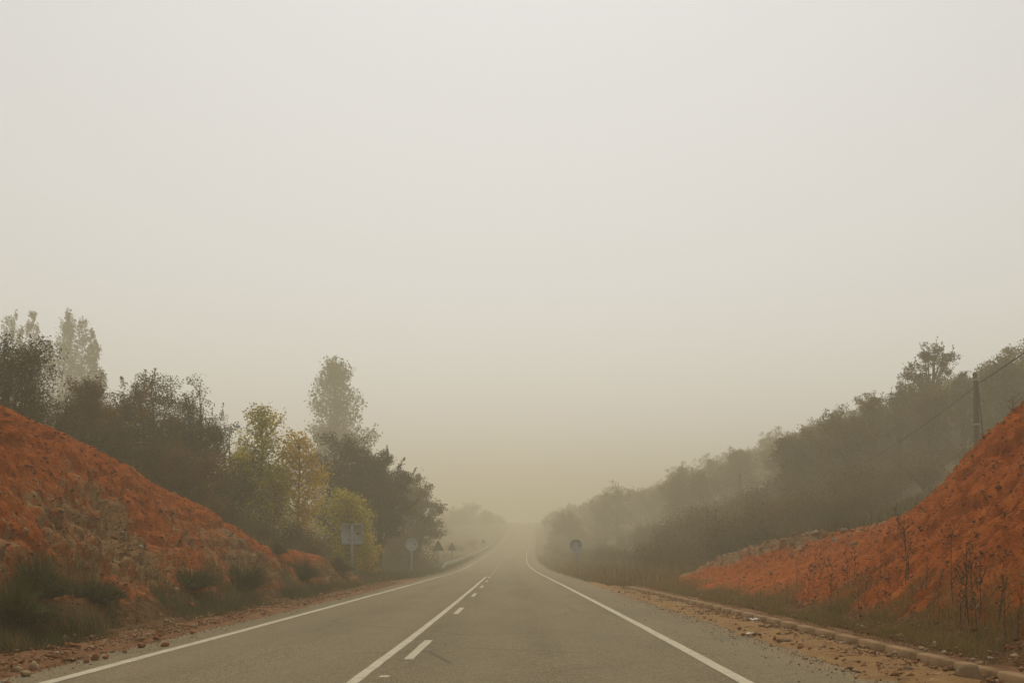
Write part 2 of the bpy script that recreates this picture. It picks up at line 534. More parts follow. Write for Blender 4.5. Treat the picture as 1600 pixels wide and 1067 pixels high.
U_L, U_R = -5.5, 3.85        # asphalt edges in road coordinates
TOE_L, TOE_R = 6.7, 5.55


def hill_r(u):
    s = 2.0 * np.log1p(np.exp(np.clip((u - 10.0) / 2.0, -30, 30)))
    return 34 * (1 - np.exp(-0.45 * s / 34))


def prof(t):
    t = np.clip(t, 0, 1)
    return t + 0.10 * np.sin(np.pi * t) - 0.06 * np.sin(2 * np.pi * t)


def terrain_u(u, y):
    zr = road_z(y)
    # left
    a = -u
    lc, lh = L_crest_u(y), L_crest_h(y)
    toe = 0.10 * sstep(5.5, TOE_L, a) - 0.10 * sstep(50, 60, y) * sstep(5.6, 6.4, a)
    face = prof((a - TOE_L) / (lc - TOE_L)) * (lh - 0.1)
    back = sstep(0, 4.5, a - lc) * (L_plat(y) - lh)
    fieldl = sstep(95, 150, y) * 0.20 * np.clip(a - 9, 0, 30)
    far = np.clip(a - 16, 0, 60) * 0.035
    hl = toe + face + back + fieldl + far
    # right
    rc, rh = R_crest_u(y), R_crest_h(y)
    toe = 0.13 * sstep(4.75, 5.1, u) * (1 - sstep(39, 46, y))
    tt_ = np.clip((u - TOE_R) / (rc - TOE_R), 0, 1)
    face = (tt_ - .10 * np.sin(np.pi * tt_)) * (rh - 0.13 * (1 - sstep(39, 46, y)))
    w = sstep(0, 7.0, u - rc)
    hr = toe + face * (1 - w) + w * hill_r(u) * (1 - .78 * sstep(200, 400, y))
    hr = hr + sstep(46, 60, y) * (1 - w) * 0.15 * sstep(4.2, 5.4, u)
    h = np.where(u < -5.5, hl, np.where(u > 3.85, hr, 0.0))
    return zr + h


def terrain(x, y):
    return terrain_u(np.asarray(x, float) - road_c(y), np.asarray(y, float))


def gz(x, y):
    return float(terrain(np.array([x]), np.array([y]))[0])


def at(px, py, d):
    return np.array([(px - 815) / F * d, d, CAMH + (871 - py) / F * d])


# banks: where the fine patches lie (in road coordinates)
def in_bank_l(u, y): return sstep(6.15, 6.7, -u) * (1 - sstep(14.2, 15, -u)) * (1 - sstep(48.5, 50, y)) * sstep(-7, -6, y)
def in_bank_r(u, y): return sstep(5.25, 5.6, u) * (1 - sstep(15.6, 16.4, u)) * (1 - sstep(43.5, 45, y)) * sstep(-7, -6, y)


# ground sheet
ys = np.concatenate([np.arange(-90, -8, 6.0), np.arange(-8, 60, 0.5), np.arange(60, 140, 1.5), np.arange(140, 460, 5.0), np.arange(460, 901, 20.0)])
us = np.concatenate([-np.geomspace(620, 20, 36), np.arange(-19.5, -9, 0.5), np.arange(-9, 9.01, 0.2), np.arange(9.5, 20, 0.5), np.geomspace(20, 620, 36)])
UU, YY = np.meshgrid(us, ys)
ZZ = terrain_u(UU, YY)
ZZ += fbm(UU * 0.12, YY * 0.12, seed=3) * 0.35 * sstep(9, 22, np.abs(UU)) + fbm(UU * 0.9, YY * 0.9, seed=5) * 0.05 * sstep(6.2, 7.5, np.abs(UU))
ZZ -= 0.05 * ((UU > U_L - 0.25) & (UU < U_R + 0.25))
ZZ -= 0.5 * np.maximum(in_bank_l(UU, YY), in_bank_r(UU, YY))
mb = MB()
mb.grid(np.stack([UU + road_c(YY), YY, ZZ], -1))
ground = mb.build('ground', M['ground'], smooth=True)
soil = np.maximum(sstep(9.0, 6.4, -UU) * (UU < 0) * (1 - 0.75 * sstep(40, 70, YY)), sstep(8.5, 5.0, UU) * (UU > 0) * (1 - 0.85 * sstep(38, 52, YY)))
soil = np.maximum(soil, 0.85 * np.maximum(in_bank_l(UU, YY), in_bank_r(UU, YY)))
# a bare earth cutting on the foggy right hillside
soil = np.maximum(soil, 1.4 * np.exp(-(((UU - 12.5) / 2.2) ** 2 + ((YY - 95) / 9) ** 2)))
at_ = ground.data.attributes.new('soil', 'FLOAT', 'POINT')
at_.data.foreach_set('value', soil.ravel().astype(np.float32))
tag(ground, 'dry grass and reddish soil either side of the road', None, None, 'structure')

# road
ys = np.concatenate([np.arange(-40, 4, 2.0), np.arange(4, 70, 0.12), np.arange(70, 180, 0.6), np.arange(180, 640, 2.0)])
us = np.concatenate([[0, .04, .12, .3], np.linspace(.7, 8.6, 12), [9.05, 9.23, 9.31, 9.35]]) + U_L
UU, YY = np.meshgrid(us, ys)
jl = fbm(YY[:, 0] * 2.2, 0 * YY[:, 0], seed=11) * 0.05 + fbm(YY[:, 0] * .35, 0 * YY[:, 0] + 4, seed=12) * 0.09
jr = fbm(YY[:, 0] * 2.2, 0 * YY[:, 0] + 9, seed=13) * 0.06 + fbm(YY[:, 0] * .3, 0 * YY[:, 0] + 7, seed=14) * 0.12
UJ = UU.copy()
UJ[:, :3] += jl[:, None]
UJ[:, -3:] += jr[:, None]
ZZ = road_z(YY) + 0.012 + 0 * UU
ZZ[:, 0] -= 0.075; ZZ[:, -1] -= 0.075
ZZ += fbm(UU * .5, YY * .12, seed=21, oct=2) * 0.006 * (np.abs(UU + 0.8) < 4.5)
mb = MB(); mb.grid(np.stack([UJ + road_c(YY), YY, ZZ], -1))
road = mb.build('road', M['asphalt'], smooth=True)
a_ = road.data.attributes.new('lat', 'FLOAT', 'POINT')
a_.data.foreach_set('value', UU.ravel().astype(np.float32))
tag(road, 'grey two lane asphalt road running into the fog', None, None, 'structure')


def stripe(name, u, w, y0, y1, label, step=0.5, parent=None):
    n = max(2, int((y1 - y0) / step) + 1)
    yy = np.linspace(y0, y1, n)
    e = fbm(yy * 3, 0 * yy + u, seed=31) * 0.006
    ul = u - w / 2 + e; ur = u + w / 2 + fbm(yy * 3, 0 * yy - u, seed=32) * 0.006
    U2 = np.stack([ul, ur], 1); Y2 = np.stack([yy, yy], 1)
    Z2 = road_z(Y2) + 0.012 + 0.004 + fbm(U2 * .5, Y2 * .12, seed=21, oct=2) * 0.006
    m = MB(); m.grid(np.stack([U2 + road_c(Y2), Y2, Z2], -1))
    o = m.build(name, M['paint'], parent)
    if label: o['label'] = label
    return o


stripe('edge_line', -4.74, 0.15, -30, 630, 'solid white line along the left edge of the road', parent=road)
stripe('edge_line', 2.29, 0.15, -30, 630, 'solid white line along the right edge of the road', parent=road)
stripe('centre_line', -1.67, 0.12, -30, 66, 'solid white line along the road centre', parent=road)
for k in range(-1, 5):
    y0 = 12.3 + k * 9.9 - (2.0 if k < 0 else 0)
    stripe('centre_dash', -1.36, 0.12, y0 if k >= 0 else 2.0, y0 + 2.9 if k >= 0 else 5.2, None, 0.3, road)
for k in range(44):
    y0 = 62 + k * 10.5
    stripe('centre_dash', -1.42, 0.13, y0, y0 + 4.0, None, 0.5, road)
stripe('paint_scrap', -1.42, 0.10, 10.45, 10.62, 'short leftover scrap of white road paint', 0.1, road)

# ochre dirt strip between asphalt and kerb, and the gritty left shoulder
def strip(name, u0, u1, y0, y1, dz, label, j0, j1, seed):
    yy = np.arange(y0, y1, 0.15)
    n = 9
    tt = np.linspace(0, 1, n)
    a0 = u0 + fbm(yy * 1.7, yy * 0 + seed, seed=seed, oct=5) * j0
    a1 = u1 + fbm(yy * 1.7, yy * 0 + seed + 5, seed=seed + 3, oct=5) * j1
    U2 = a0[:, None] + (a1 - a0)[:, None] * tt[None]
    Y2 = np.repeat(yy[:, None], n, 1)
    bul = np.sin(np.pi * tt)[None] * (0.035 + 0.03 * fbm(U2 * 2, Y2 * 2, seed=seed + 9))
    Z2 = np.maximum(terrain_u(U2, Y2), road_z(Y2)) + dz + np.maximum(bul, 0)
    fr = np.maximum(fbm(U2 * 6, Y2 * 6, seed=seed + 13, oct=3), -.3) * .008
    if u0 > 0: Z2[:, 0] = road_z(Y2[:, 0]) - .004; Z2[:, 1] = road_z(Y2[:, 1]) + .016 + fr[:, 1]; Z2[:, 2] += fr[:, 2]
    else: Z2[:, 0] -= .03; Z2[:, -1] = road_z(Y2[:, -1]) - .004; Z2[:, -2] = road_z(Y2[:, -2]) + .016 + fr[:, -2]
    m = MB(); m.grid(np.stack([U2 + road_c(Y2), Y2, Z2], -1))
    return tag(m.build(name, M['dirt'] if u0 > 0 else M['reddirt'], smooth=True), label, None, None, 'structure')


strip('dirt_strip', 3.62, 4.80, -6, 50, 0.018, 'ochre dirt strip between the asphalt and the right kerb', 0.20, 0.0, 41)
strip('gravel_shoulder', -6.3, -5.42, -6, 60, 0.012, 'reddish gravel shoulder along the left road edge', 0.12, 0.2, 51)

# kerb on the right: stones butted end to end
kerb = empty('kerb', (0, 0, 0))
tag(kerb, 'low dirt-stained concrete kerb curving along the right roadside', None, None, 'structure')
kprof = np.array([[-0.08, -0.1], [-0.07, 0.115], [-0.055, 0.13], [0.07, 0.132], [0.075, -0.1]])
yk = 3.0
kr = np.random.default_rng(5)
while yk < 39.5:
    ln = 0.997
    m = MB()
    ring = []
    for yy in (yk, yk + ln):
        uc = 4.88 - 0.02 * (yy - 10) * 0.3 + float(sstep(30, 40, yy)) * -0.1
        ring.append(np.stack([kprof[:, 0] + uc + float(road_c(yy)), np.full(5, yy), kprof[:, 1] + float(road_z(yy))], 1))
    off = np.array([kr.normal(0, .002), 0, kr.normal(0, .002)])
    V = np.concatenate(ring) + off
    q = [[i, (i + 1) % 5, 5 + (i + 1) % 5, 5 + i] for i in range(5)]
    m.add(V, q, [[4, 3, 2, 1, 0], [5, 6, 7, 8, 9]])
    m.build('kerb_stone', M['concrete'], kerb)
    yk += ln + 0.003


# ------------------------------------------------------------------ clay banks
def make_bank(name, side, u0, u1, y0, y1, du, dy, mat, label, seed):
    uu = np.arange(u0, u1 + 1e-6, du)
    yy = np.arange(y0, y1 + 1e-6, dy)
    A, Y = np.meshgrid(uu, yy)
    U = A * side
    Z = terrain_u(U, Y)
    gu = np.gradient(Z, axis=1) / (du * side)
    gy = np.gradient(Z, axis=0) / dy
    N = np.stack([-gu, -gy, np.ones_like(Z)], -1); N /= np.linalg.norm(N, axis=-1)[..., None]
    steep = sstep(0.15, 0.6, np.hypot(gu, gy))
    edge = sstep(0, 0.7, A - u0) * sstep(0, 1.2, u1 - A) * sstep(0, 2.5, y1 - Y)
    # sloughing runs down the face and leans along the road
    s = Y + 0.5 * fbm(Y * .5, Z * .5, seed=seed + 50, oct=3)
    big = fbm(s * .35, Z * .35, seed=seed, oct=3) * 0.22
    gro = -np.abs(fbm(s * 4.6, Z * 1.0, seed=seed + 4, oct=5, gain=.7)) * 0.11
    lump = fbm(U * 3.0, Y * 3.0, Z * 3.0, seed=seed + 8, oct=4, gain=0.8) * 0.05
    dsp = (big * 0.45 * sstep(.6, 1.8, A - u0) + gro * 0.8 + lump) * (0.25 + 0.75 * steep) * edge
    # scarps: little ledges that overhang
    sc = fbm(Y * .28, Z * 1.1, seed=seed + 20, oct=3)
    dsp += -0.12 * sstep(0.3, 0.38, sc) * (1 - sstep(0.38, 0.7, sc)) * steep * edge
    if side < 0:
        t = (A - TOE_L) / (L_crest_u(Y) - TOE_L)
        pale = (np.exp(-((t - 0.30) / 0.30) ** 2) * sstep(4, 14, Y) * 0.72 + 0.45 * np.exp(-((Y - 25.5) / 3.2) ** 2 - ((t - .52) / .24) ** 2)
                + 0.5 * sstep(33, 38, Y) * sstep(.6, .95, t))
        pale *= 0.75 + 0.5 * fbm(s * .5, Z * .5, seed=seed + 30, oct=3)
    else:
        t = (A - TOE_R) / (R_crest_u(Y) - TOE_R)
        pale = (1.0 * sstep(.62, .9, t + .14 * fbm(Y * .9, Z * .9, seed=seed + 60, oct=3)) * sstep(25, 31, Y) * (1 - sstep(1.08, 1.25, t)) + 0.55 * sstep(35, 40, Y) * sstep(.3, .7, t) + 0.12)
        pale *= 0.8 + 0.7 * fbm(s * .8, Z * .8, seed=seed + 30, oct=4)
    rocky = sstep(0.35, 0.7, pale)
    dsp += rocky * edge * steep * (np.abs(fbm(s * 6.0, Z * 3.0, seed=seed + 40, oct=4, gain=.65)) * 0.17 - 0.05)
    P = np.stack([U + road_c(Y), Y, Z + 0.012], -1) + N * dsp[..., None]
    P[..., 2] += -0.25 * (1 - sstep(0, 0.35, A - u0)) - 0.3 * (1 - sstep(0, 1.0, u1 - A)) - 0.3 * (1 - sstep(0, 1.5, y1 - Y))
    m = MB(); m.grid(P if side > 0 else P[:, ::-1])
    o = m.build(name, mat, smooth=True)
    pa = pale if side > 0 else pale[:, ::-1]
    a = o.data.attributes.new('pale', 'FLOAT', 'POINT')
    a.data.foreach_set('value', np.ascontiguousarray(pa).ravel().astype(np.float32))
    lt = (1 - sstep(.02, .24, t)) * (0.9 if side < 0 else .8) + .9 * sstep(1.0, 1.25, t)
    a = o.data.attributes.new('litter', 'FLOAT', 'POINT')
    a.data.foreach_set('value', np.ascontiguousarray(lt if side > 0 else lt[:, ::-1]).ravel().astype(np.float32))
    tag(o, label, None, None, 'structure')
    return o, P, N, pale, t, steep


bank_l, PL, NL, paleL, tL, stL = make_bank('earth_bank', -1, 6.2, 15, -6, 50, 0.05, 0.05, M['clay_l'], 'cut bank of red clay and pale stone left of the road', 100)
bank_r, PR, NR, paleR, tR, stR = make_bank('earth_bank', 1, 5.3, 16.4, -6, 45, 0.055, 0.05, M['clay_r'], 'heaped red clay bank right of the road behind the kerb', 200)


# stones
def ico(rng, sx=1, sy=1, sz=1, sub=1):
    import bmesh
    bm = bmesh.new()
    bmesh.ops.create_icosphere(bm, subdivisions=sub, radius=0.5)
    V = np.array([v.co[:] for v in bm.verts]); Fc = np.array([[v.index for v in f.verts] for f in bm.faces])
    bm.free()
    for _ in range(9):                     # chop flat facets
        n = rng.normal(size=3); n /= np.linalg.norm(n)
        d = V @ n; lim = rng.uniform(.2, .4)
        V = V - np.maximum(d - lim, 0)[:, None] * n
    V *= np.array([sx, sy, sz]) * (1 + rng.normal(0, .05, (len(V), 1)))
    return V, Fc


def scatter_bits(name, pts, sizes, rng, mat, parent=None, label=None, sub=0):
    """irregular chips: joined small stones"""
    m = MB()
    protos = [ico(rng, 1, rng.uniform(.6, 1), rng.uniform(.4, .8), 1) if sub else None for _ in range(6)]
    octv = np.array([[1, 0, 0], [-1, 0, 0], [0, 1, 0], [0, -1, 0], [0, 0, 1], [0, 0, -1]], float) * .5
    octf = np.array([[0, 2, 4], [2, 1, 4], [1, 3, 4], [3, 0, 4], [2, 0, 5], [1, 2, 5], [3, 1, 5], [0, 3, 5]])
    for p, s in zip(pts, sizes):
        if sub:
            V, Fc = protos[rng.integers(6)]
        else:
            V, Fc = octv * rng.uniform(.55, 1.2, (6, 1)) * np.array([1, .85, .6]), octf
        a = rng.uniform(0, 6.28); b = rng.uniform(-.6, .6)
        ca, sa, cb, sb = math.cos(a), math.sin(a), math.cos(b), math.sin(b)
        Rm = np.array([[ca, -sa, 0], [sa, ca, 0], [0, 0, 1]]) @ np.array([[1, 0, 0], [0, cb, -sb], [0, sb, cb]])
        m.add(V @ Rm.T * s + p, Fc)
    return m.build(name, mat, parent)


rs = np.random.default_rng(77)


def pick_on(P, N, w, n):
    w = np.clip(w, 0, None).ravel(); w = w / w.sum()
    i = rs.choice(len(w), n, p=w)
    return P.reshape(-1, 3)[i], N.reshape(-1, 3)[i]


visL = (PL[..., 1] > 8) * (tL > -0.1) * (tL < 1.05)
p, n = pick_on(PL, NL, visL * (paleL ** 2 + 0.02), 2600)
tag(scatter_bits('embedded_stones', p - n * .01, rs.lognormal(-2.75, .5, len(p)).clip(.03, .28), rs, M['palebits'], bank_l), kind='stuff')
p, n = pick_on(PL, NL, visL * (stL + .1), 12000)
tag(scatter_bits('clay_clods', p, rs.lognormal(-3.05, .5, len(p)).clip(.02, .22), rs, M['clod'], bank_l), kind='stuff')
visR = (PR[..., 1] > 8) * (tR > -0.1) * (tR < 1.08)
p, n = pick_on(PR, NR, visR * (paleR ** 3 + 0.01), 2300)
tag(scatter_bits('embedded_stones', p - n * .01, rs.lognormal(-2.75, .6, len(p)).clip(.03, .34), rs, M['palebits'], bank_r), kind='stuff')
p, n = pick_on(PR, NR, visR * (stR + .1), 12000)
tag(scatter_bits('clay_clods', p, rs.lognormal(-3.05, .5, len(p)).clip(.02, .22), rs, M['clod'], bank_r), kind='stuff')


p, n = pick_on(PR, NR, (PR[..., 1] > 25) * (PR[..., 1] < 43) * sstep(.68, .92, tR) * (tR < 1.12), 420)
tag(scatter_bits('crest_rubble', p - n * .02, rs.lognormal(-2.1, .5, len(p)).clip(.06, .42), rs, M['palebits'], bank_r, sub=1), kind='stuff')


def uy(u, y, dz=0.0):
    u = np.asarray(u, float); y = np.asarray(y, float)
    return np.stack([u + road_c(y), y, np.maximum(terrain_u(u, y), road_z(y)) + dz], -1)


n = 5200
yy = 7 + 42 * rs.random(n) ** 1.5
uu = rs.normal(-5.85, .28, n)
tag(scatter_bits('road_edge_rubble', uy(uu, yy, .05 * (uu < -5.55) + .012), rs.lognormal(-3.3, .55, n).clip(.015, .16), rs, M['rubble']), 'scattered red and pale gravel along the left road edge', 'gravel', None, 'stuff')
n = 5200
yy = 7 + 36 * rs.random(n) ** 1.4
uu = rs.normal(4.45, .3, n) + .75 * (rs.random(n) < .3)
tag(scatter_bits('road_edge_rubble', uy(uu, yy, .05), rs.lognormal(-3.3, .6, n).clip(.015, .16), rs, M['rubble']), 'scattered red clods and gravel along the right kerb', 'gravel', None, 'stuff')

n = 5000
yy = 7 + 30 * rs.random(n) ** 1.4
lr = rs.random(n) < .5
uu = np.where(lr, -5.5 + rs.exponential(.16, n), 3.75 - rs.exponential(.22, n))
tag(scatter_bits('asphalt_edge_grit', uy(uu, yy, .018), rs.lognormal(-4.1, .5, n).clip(.008, .05), rs, M['rubble']), 'fine red grit strewn on the asphalt edges', 'grit', None, 'stuff')

# single stones one can pick out
stone_meshes = []
for k in range(6):
    V, Fc = ico(rs, 1, rs.uniform(.65, .95), rs.uniform(.5, .8), 2)
    for mk in ('palestone', 'redstone'):
        m = MB(); m.add(V, Fc)
        stone_meshes.append(m.mesh('stone', M[mk]))


def stone(px, py, size, label, group, pale=True, k=0):
    # on the flat strip beside the road the row fixes the distance
    d = (CAMH - 0.1) * F / (py - 871)
    x = (px - 815) / F * d
    o = link('stone', stone_meshes[(k % 6) * 2 + (0 if pale else 1)], None, (x, d, max(gz(x, d), .0) + .02 + size * .18))
    o.scale = (size,) * 3
    o.rotation_euler = (rs.uniform(-.3, .3), rs.uniform(-.3, .3), rs.uniform(0, 6))
    return tag(o, label, 'stone', group)


stone(1513, 1052, .34, 'largest pale boulder beyond the kerb at the lower right', None, True, 0)
stone(1462, 1056, .16, 'pale stone just left of the large boulder at the lower right', None, True, 1)
stone(1418, 1038, .17, 'rounded ochre stone on the right kerb', None, True, 2)
stone(40, 1043, .17, 'whitish stone on the gravel at the lower left corner', None, True, 3)
stone(27, 1037, .13, 'small grey stone beside the whitish stone, lower left corner', None, True, 4)
stone(52, 1034, .20, 'ochre stone behind the whitish stone at the lower left', None, True, 5)
stone(112, 1008, .24, 'red clay clod at the foot of the left bank', None, False, 1)
for k, (px, py, sz) in enumerate([(150, 1020, .15), (165, 1018, .12), (222, 1002, .16), (258, 1000, .17), (245, 990, .14), (135, 1024, .12), (300, 982, .1), (195, 1009, .1)]):
    stone(px, py, sz, 'red clod lying on the left road shoulder', 'red clods on the left shoulder', False, k)
for k, (px, py, sz) in enumerate([(1302, 1013, .14), (1250, 1003, .12), (1240, 1000, .1), (1180, 985, .12), (1210, 992, .11), (1325, 1018, .13), (1165, 979, .1), (1350, 1030, .1)]):
    stone(px, py, sz, 'red clod lying against the right kerb', 'red clods along the right kerb', False, k + 2)
for k, (px, py, sz) in enumerate([(1545, 1028, .13), (1480, 1012, .1), (1585, 1035, .16), (1440, 1018, .09), (1395, 1000, .09), (1530, 1010, .12)]):
    stone(px, py, sz, 'small pale stone in the weeds behind the right kerb', 'pale stones behind the right kerb', True, k + 1)


# ------------------------------------------------------------------ trees
def bez(a, b, c, n):
    t = np.linspace(0, 1, n)[:, None]
    return (1 - t) ** 2 * a + 2 * (1 - t) * t * b + t ** 2 * c


def gen_oak(seed, h, rx, base=0.2, nl=9, leaf=.1, nleaf=14000, lean=(0, 0), spread=1.0, clump=.16, twig=True):
    r = np.random.default_rng(seed)
    wood, crown = MB(), MB()
    th = h * max(base, .12) + h * .22
    zz = np.linspace(-.15, th, 6)
    trunk = np.stack([np.cumsum(r.normal(0, .03 * h / 6, 6)), np.cumsum(r.normal(0, .03 * h / 6, 6)), zz], 1)
    tr = h * .024
    wood.tube(trunk, np.linspace(tr * 1.35, tr * .7, 6), 7)
    cz = h * (base + (1 - base) * .5); rz = h * (1 - base) * .5
    C0 = np.array([lean[0], lean[1], cz])
    cents, rads = [], []
    for i in range(nl):
        az = i * 2.399 + r.normal(0, .3)
        el = (r.uniform(-.75, 1.3) if i % 3 else r.uniform(.5, 1.4)) if i else 1.5
        dr = np.array([math.cos(az) * math.cos(el), math.sin(az) * math.cos(el), math.sin(el)])
        tip = C0 + dr * np.array([rx * spread, rx * spread, rz]) * r.uniform(.55, 1.0)
        s0 = trunk[r.integers(2, 6)]
        ctl = s0 * .5 + tip * .5 + np.array([0, 0, .15 * h]) + r.normal(0, .08 * rx, 3)
        path = bez(s0, ctl, tip, 9)
        wood.tube(path, np.linspace(tr * .5, tr * .09, 9), 5, False)
        for tpos in (2, 3, 4, 5, 5, 6, 6, 7, 7, 8, 8, 8):
            p0 = path[tpos]
            dd = r.normal(size=3) + dr * .9; dd[2] += .15; dd /= np.linalg.norm(dd)
            ln = rx * r.uniform(.2, .62) * (1.15 - .05 * tpos)
            p1 = p0 + dd * ln
            if twig:
                wood.tube(bez(p0, (p0 + p1) / 2 + r.normal(0, .08 * ln, 3), p1, 4), np.linspace(tr * .14, tr * .04, 4), 4, False)
            for q in (.45, .8, 1.05):
                cents.append(p0 + (p1 - p0) * q + r.normal(0, .06 * rx, 3)); rads.append(rx * clump * r.uniform(.35, 1.15))
    cents = np.array(cents); rads = np.array(rads)
    w = rads ** 2 * r.lognormal(0, .55, len(rads)); w /= w.sum()
    i = r.choice(len(w), nleaf, p=w)
    off = r.normal(size=(nleaf, 3)); off /= np.maximum(1, np.linalg.norm(off, axis=1) / 1.75)[:, None]; off *= np.array([1, 1, .75])
    P = cents[i] + off * rads[i][:, None] * .62
    P[:, 2] = np.maximum(P[:, 2], .1 + r.random(nleaf) * .4)
    if base < .06:                         # low growth closes the foot of bushy trees
        k = int(nleaf * .16)
        az = r.uniform(0, 6.28, k); f = np.sqrt(r.random(k)) * rx * .8
        P = np.concatenate([P, np.stack([np.cos(az) * f, np.sin(az) * f, r.uniform(.1, .32, k) * h * (.7 + .5 * np.sin(az * 3 + seed))], 1)])
    # young shoots break the outline
    up = np.where(cents[:, 2] > cz - .2 * rz)[0]
    sh = []
    for q in r.choice(up, min(len(up), 26), replace=False):
        a = cents[q]; out = a - C0; out = out / (np.linalg.norm(out) + 1e-6)
        L = h * r.uniform(.03, .085)
        b = a + L * (out * .7 + np.array([r.normal(0, .25), r.normal(0, .25), .9]))
        path = bez(a, (a + b) / 2 + r.normal(0, .05 * L, 3), b, 5)
        if twig: wood.tube(path, np.linspace(tr * .07, tr * .025, 5), 3, False)
        k = max(10, int(nleaf * .0022))
        t = r.uniform(.15, 1.05, k)
        sh.append(np.stack([np.interp(t, np.linspace(0, 1, 5), path[:, c]) for c in range(3)], 1) + r.normal(0, .035 * rx * (1.25 - t)[:, None], (k, 3)))
    if sh: P = np.concatenate([P] + sh)
    crown.leaves(P, leaf, r)
    return wood, crown


def gen_poplar(seed, h, rx, leaf=.11, nleaf=6000, base=.12, taper=1.0):
    """young poplar: one leader, ascending side branches, airy top"""
    r = np.random.default_rng(seed)
    wood, crown = MB(), MB()
    n = 12
    zz = np.linspace(-.15, h * .97, n)
    tp = np.stack([np.cumsum(r.normal(0, .012 * h / 2, n)), np.cumsum(r.normal(0, .012 * h / 2, n)), zz], 1)
    wood.tube(tp, np.linspace(h * .014, h * .002, n), 6)
    pts = []
    nb = 46
    for i in range(nb):
        f = base + (1 - base) * (i / nb) ** .9
        p0 = np.array([np.interp(f * h, zz, tp[:, k]) for k in range(3)])
        L = rx * (min(1, (f - base) * 5 + .45)) * (1 - f ** (1.7 * taper)) ** .7 * r.uniform(.6, 1.25) + .15
        az = i * 2.399 + r.normal(0, .4); up = r.uniform(.55, 1.3)
        p1 = p0 + L * np.array([math.cos(az), math.sin(az), up])
        path = bez(p0, p0 + (p1 - p0) * .5 + np.array([0, 0, -.08 * L]), p1, 6)
        wood.tube(path, np.linspace(h * .0045, h * .001, 6), 4, False)
        k = int(nleaf / nb * (L / rx + .25))
        t = r.beta(1.8, 1.2, k)
        q = np.stack([np.interp(t, np.linspace(0, 1, 6), path[:, a]) for a in range(3)], 1)
        pts.append(q + r.normal(0, 1, (k, 3)).clip(-1.6, 1.6) * (.10 * rx + .04))
    crown.leaves(np.concatenate(pts), leaf, r, droop=.5, aspect=.8)
    return wood, crown


def gen_lombardy(seed, h, rx, stems, leaf=.3, nleaf=9000):
    """fog-softened old poplar: a fan of upright spires"""
    r = np.random.default_rng(seed)
    wood, crown = MB(), MB()
    wood.tube([[0, 0, -.3], [0, 0, h * .12], [0, 0, h * .3]], [h * .02, h * .017, h * .012], 8)
    pts = []
    for (ox, top, wid) in stems:
        oy = r.uniform(-.5, .5) * rx
        p0 = np.array([0, 0, h * r.uniform(.05, .18)])
        p2 = np.array([ox * rx, oy, h * top])
        p1 = np.array([ox * rx * .85, oy * .8, h * top * .35])
        path = bez(p0, p1, p2, 14)
        wood.tube(path, np.linspace(h * .008, h * .0012, 14), 5, False)
        k = int(nleaf * top / sum(s[1] for s in stems))
        # tufts along the spire
        nt = 120
        tt = np.sort(r.beta(1.15, .95, nt)) * .9 + .1
        tc = np.stack([np.interp(tt, np.linspace(0, 1, 14), path[:, a]) for a in range(3)], 1)
        wrad = 1.55 * wid * rx * (.28 + .95 * (1 - tt ** 2.5)) * np.clip(tt * 5, .3, 1)
        tc[:, :2] += r.normal(0, .55, (nt, 2)) * wrad[:, None]
        i = r.integers(0, nt, k)
        o = r.normal(size=(k, 3)) * np.array([.36, .36, .9])
        pts.append(tc[i] + o * wrad[i][:, None] * .6)
    P = np.concatenate(pts); P = P[P[:, 2] > .3]
    crown.leaves(P, leaf, r)
    return wood, crown


def gen_shrub(seed, h, rx, leaf=.07, nleaf=3000):
    r = np.random.default_rng(seed)
    wood, crown = MB(), MB()
    cents = []
    for i in range(16):
        az = r.uniform(0, 6.28); f = r.uniform(.2, 1)
        p1 = np.array([math.cos(az) * rx * f * .85, math.sin(az) * rx * f * .85, h * r.uniform(.45, 1) * (1 - .35 * f)])
        path = bez(np.array([0, 0, -.1]), p1 * np.array([.4, .4, .6]), p1, 5)
        wood.tube(path, np.linspace(.03, .008, 5), 4, False)
        for q in (.5, .75, 1.): cents.append(p1 * q)
    cents = np.array(cents)
    i = r.integers(0, len(cents), nleaf)
    P = cents[i] + r.normal(size=(nleaf, 3)) * rx * .17
    P[:, 2] = np.maximum(P[:, 2], .02)
    crown.leaves(P, leaf, r)
    return wood, crown


def gen_broom(seed, h, rx, n=900):
    r = np.random.default_rng(seed)
    m = MB()
    az = r.uniform(0, 6.28, n); f = np.sqrt(r.random(n))
    b = np.stack([np.cos(az) * f * rx * .35, np.sin(az) * f * rx * .35, np.full(n, -.05)], 1)
    hh = h * r.lognormal(-.3, .38, n).clip(.3, 1.7) * (1 - .35 * f) * (.8 + .35 * np.sin(az * 2 + seed) + .2 * np.sin(az * 5))
    ln = np.stack([np.cos(az), np.sin(az)], 1) * (f * rx * .9)[:, None] + r.normal(0, .2 * rx, (n, 2))
    m.blades(b, hh, r.uniform(.005, .012, n), ln, r)
    az = r.uniform(0, 6.28, n); f = np.sqrt(r.random(n)); P = np.stack([np.cos(az) * f * rx, np.sin(az) * f * rx, r.uniform(.05, .85, n) * h * (1 - .6 * f) * (.8 + .35 * np.sin(az * 2 + seed))], 1)[: n // 2]
    m.leaves(P, .055, r, up=.1, aspect=.3)
    return m


def put_tree(name, gen, mat, loc, rz, label, cat='tree', group=None, bark='bark', sc=1.0):
    wood, crown = gen
    e = empty(name, loc, rz)
    e.scale = (sc,) * 3
    tag(e, label, cat, group)
    wood.build('trunk' if cat == 'tree' else 'stem', M[bark], e, smooth=True)
    crown.build('crown' if cat == 'tree' else 'foliage', M[mat], e)
    return e


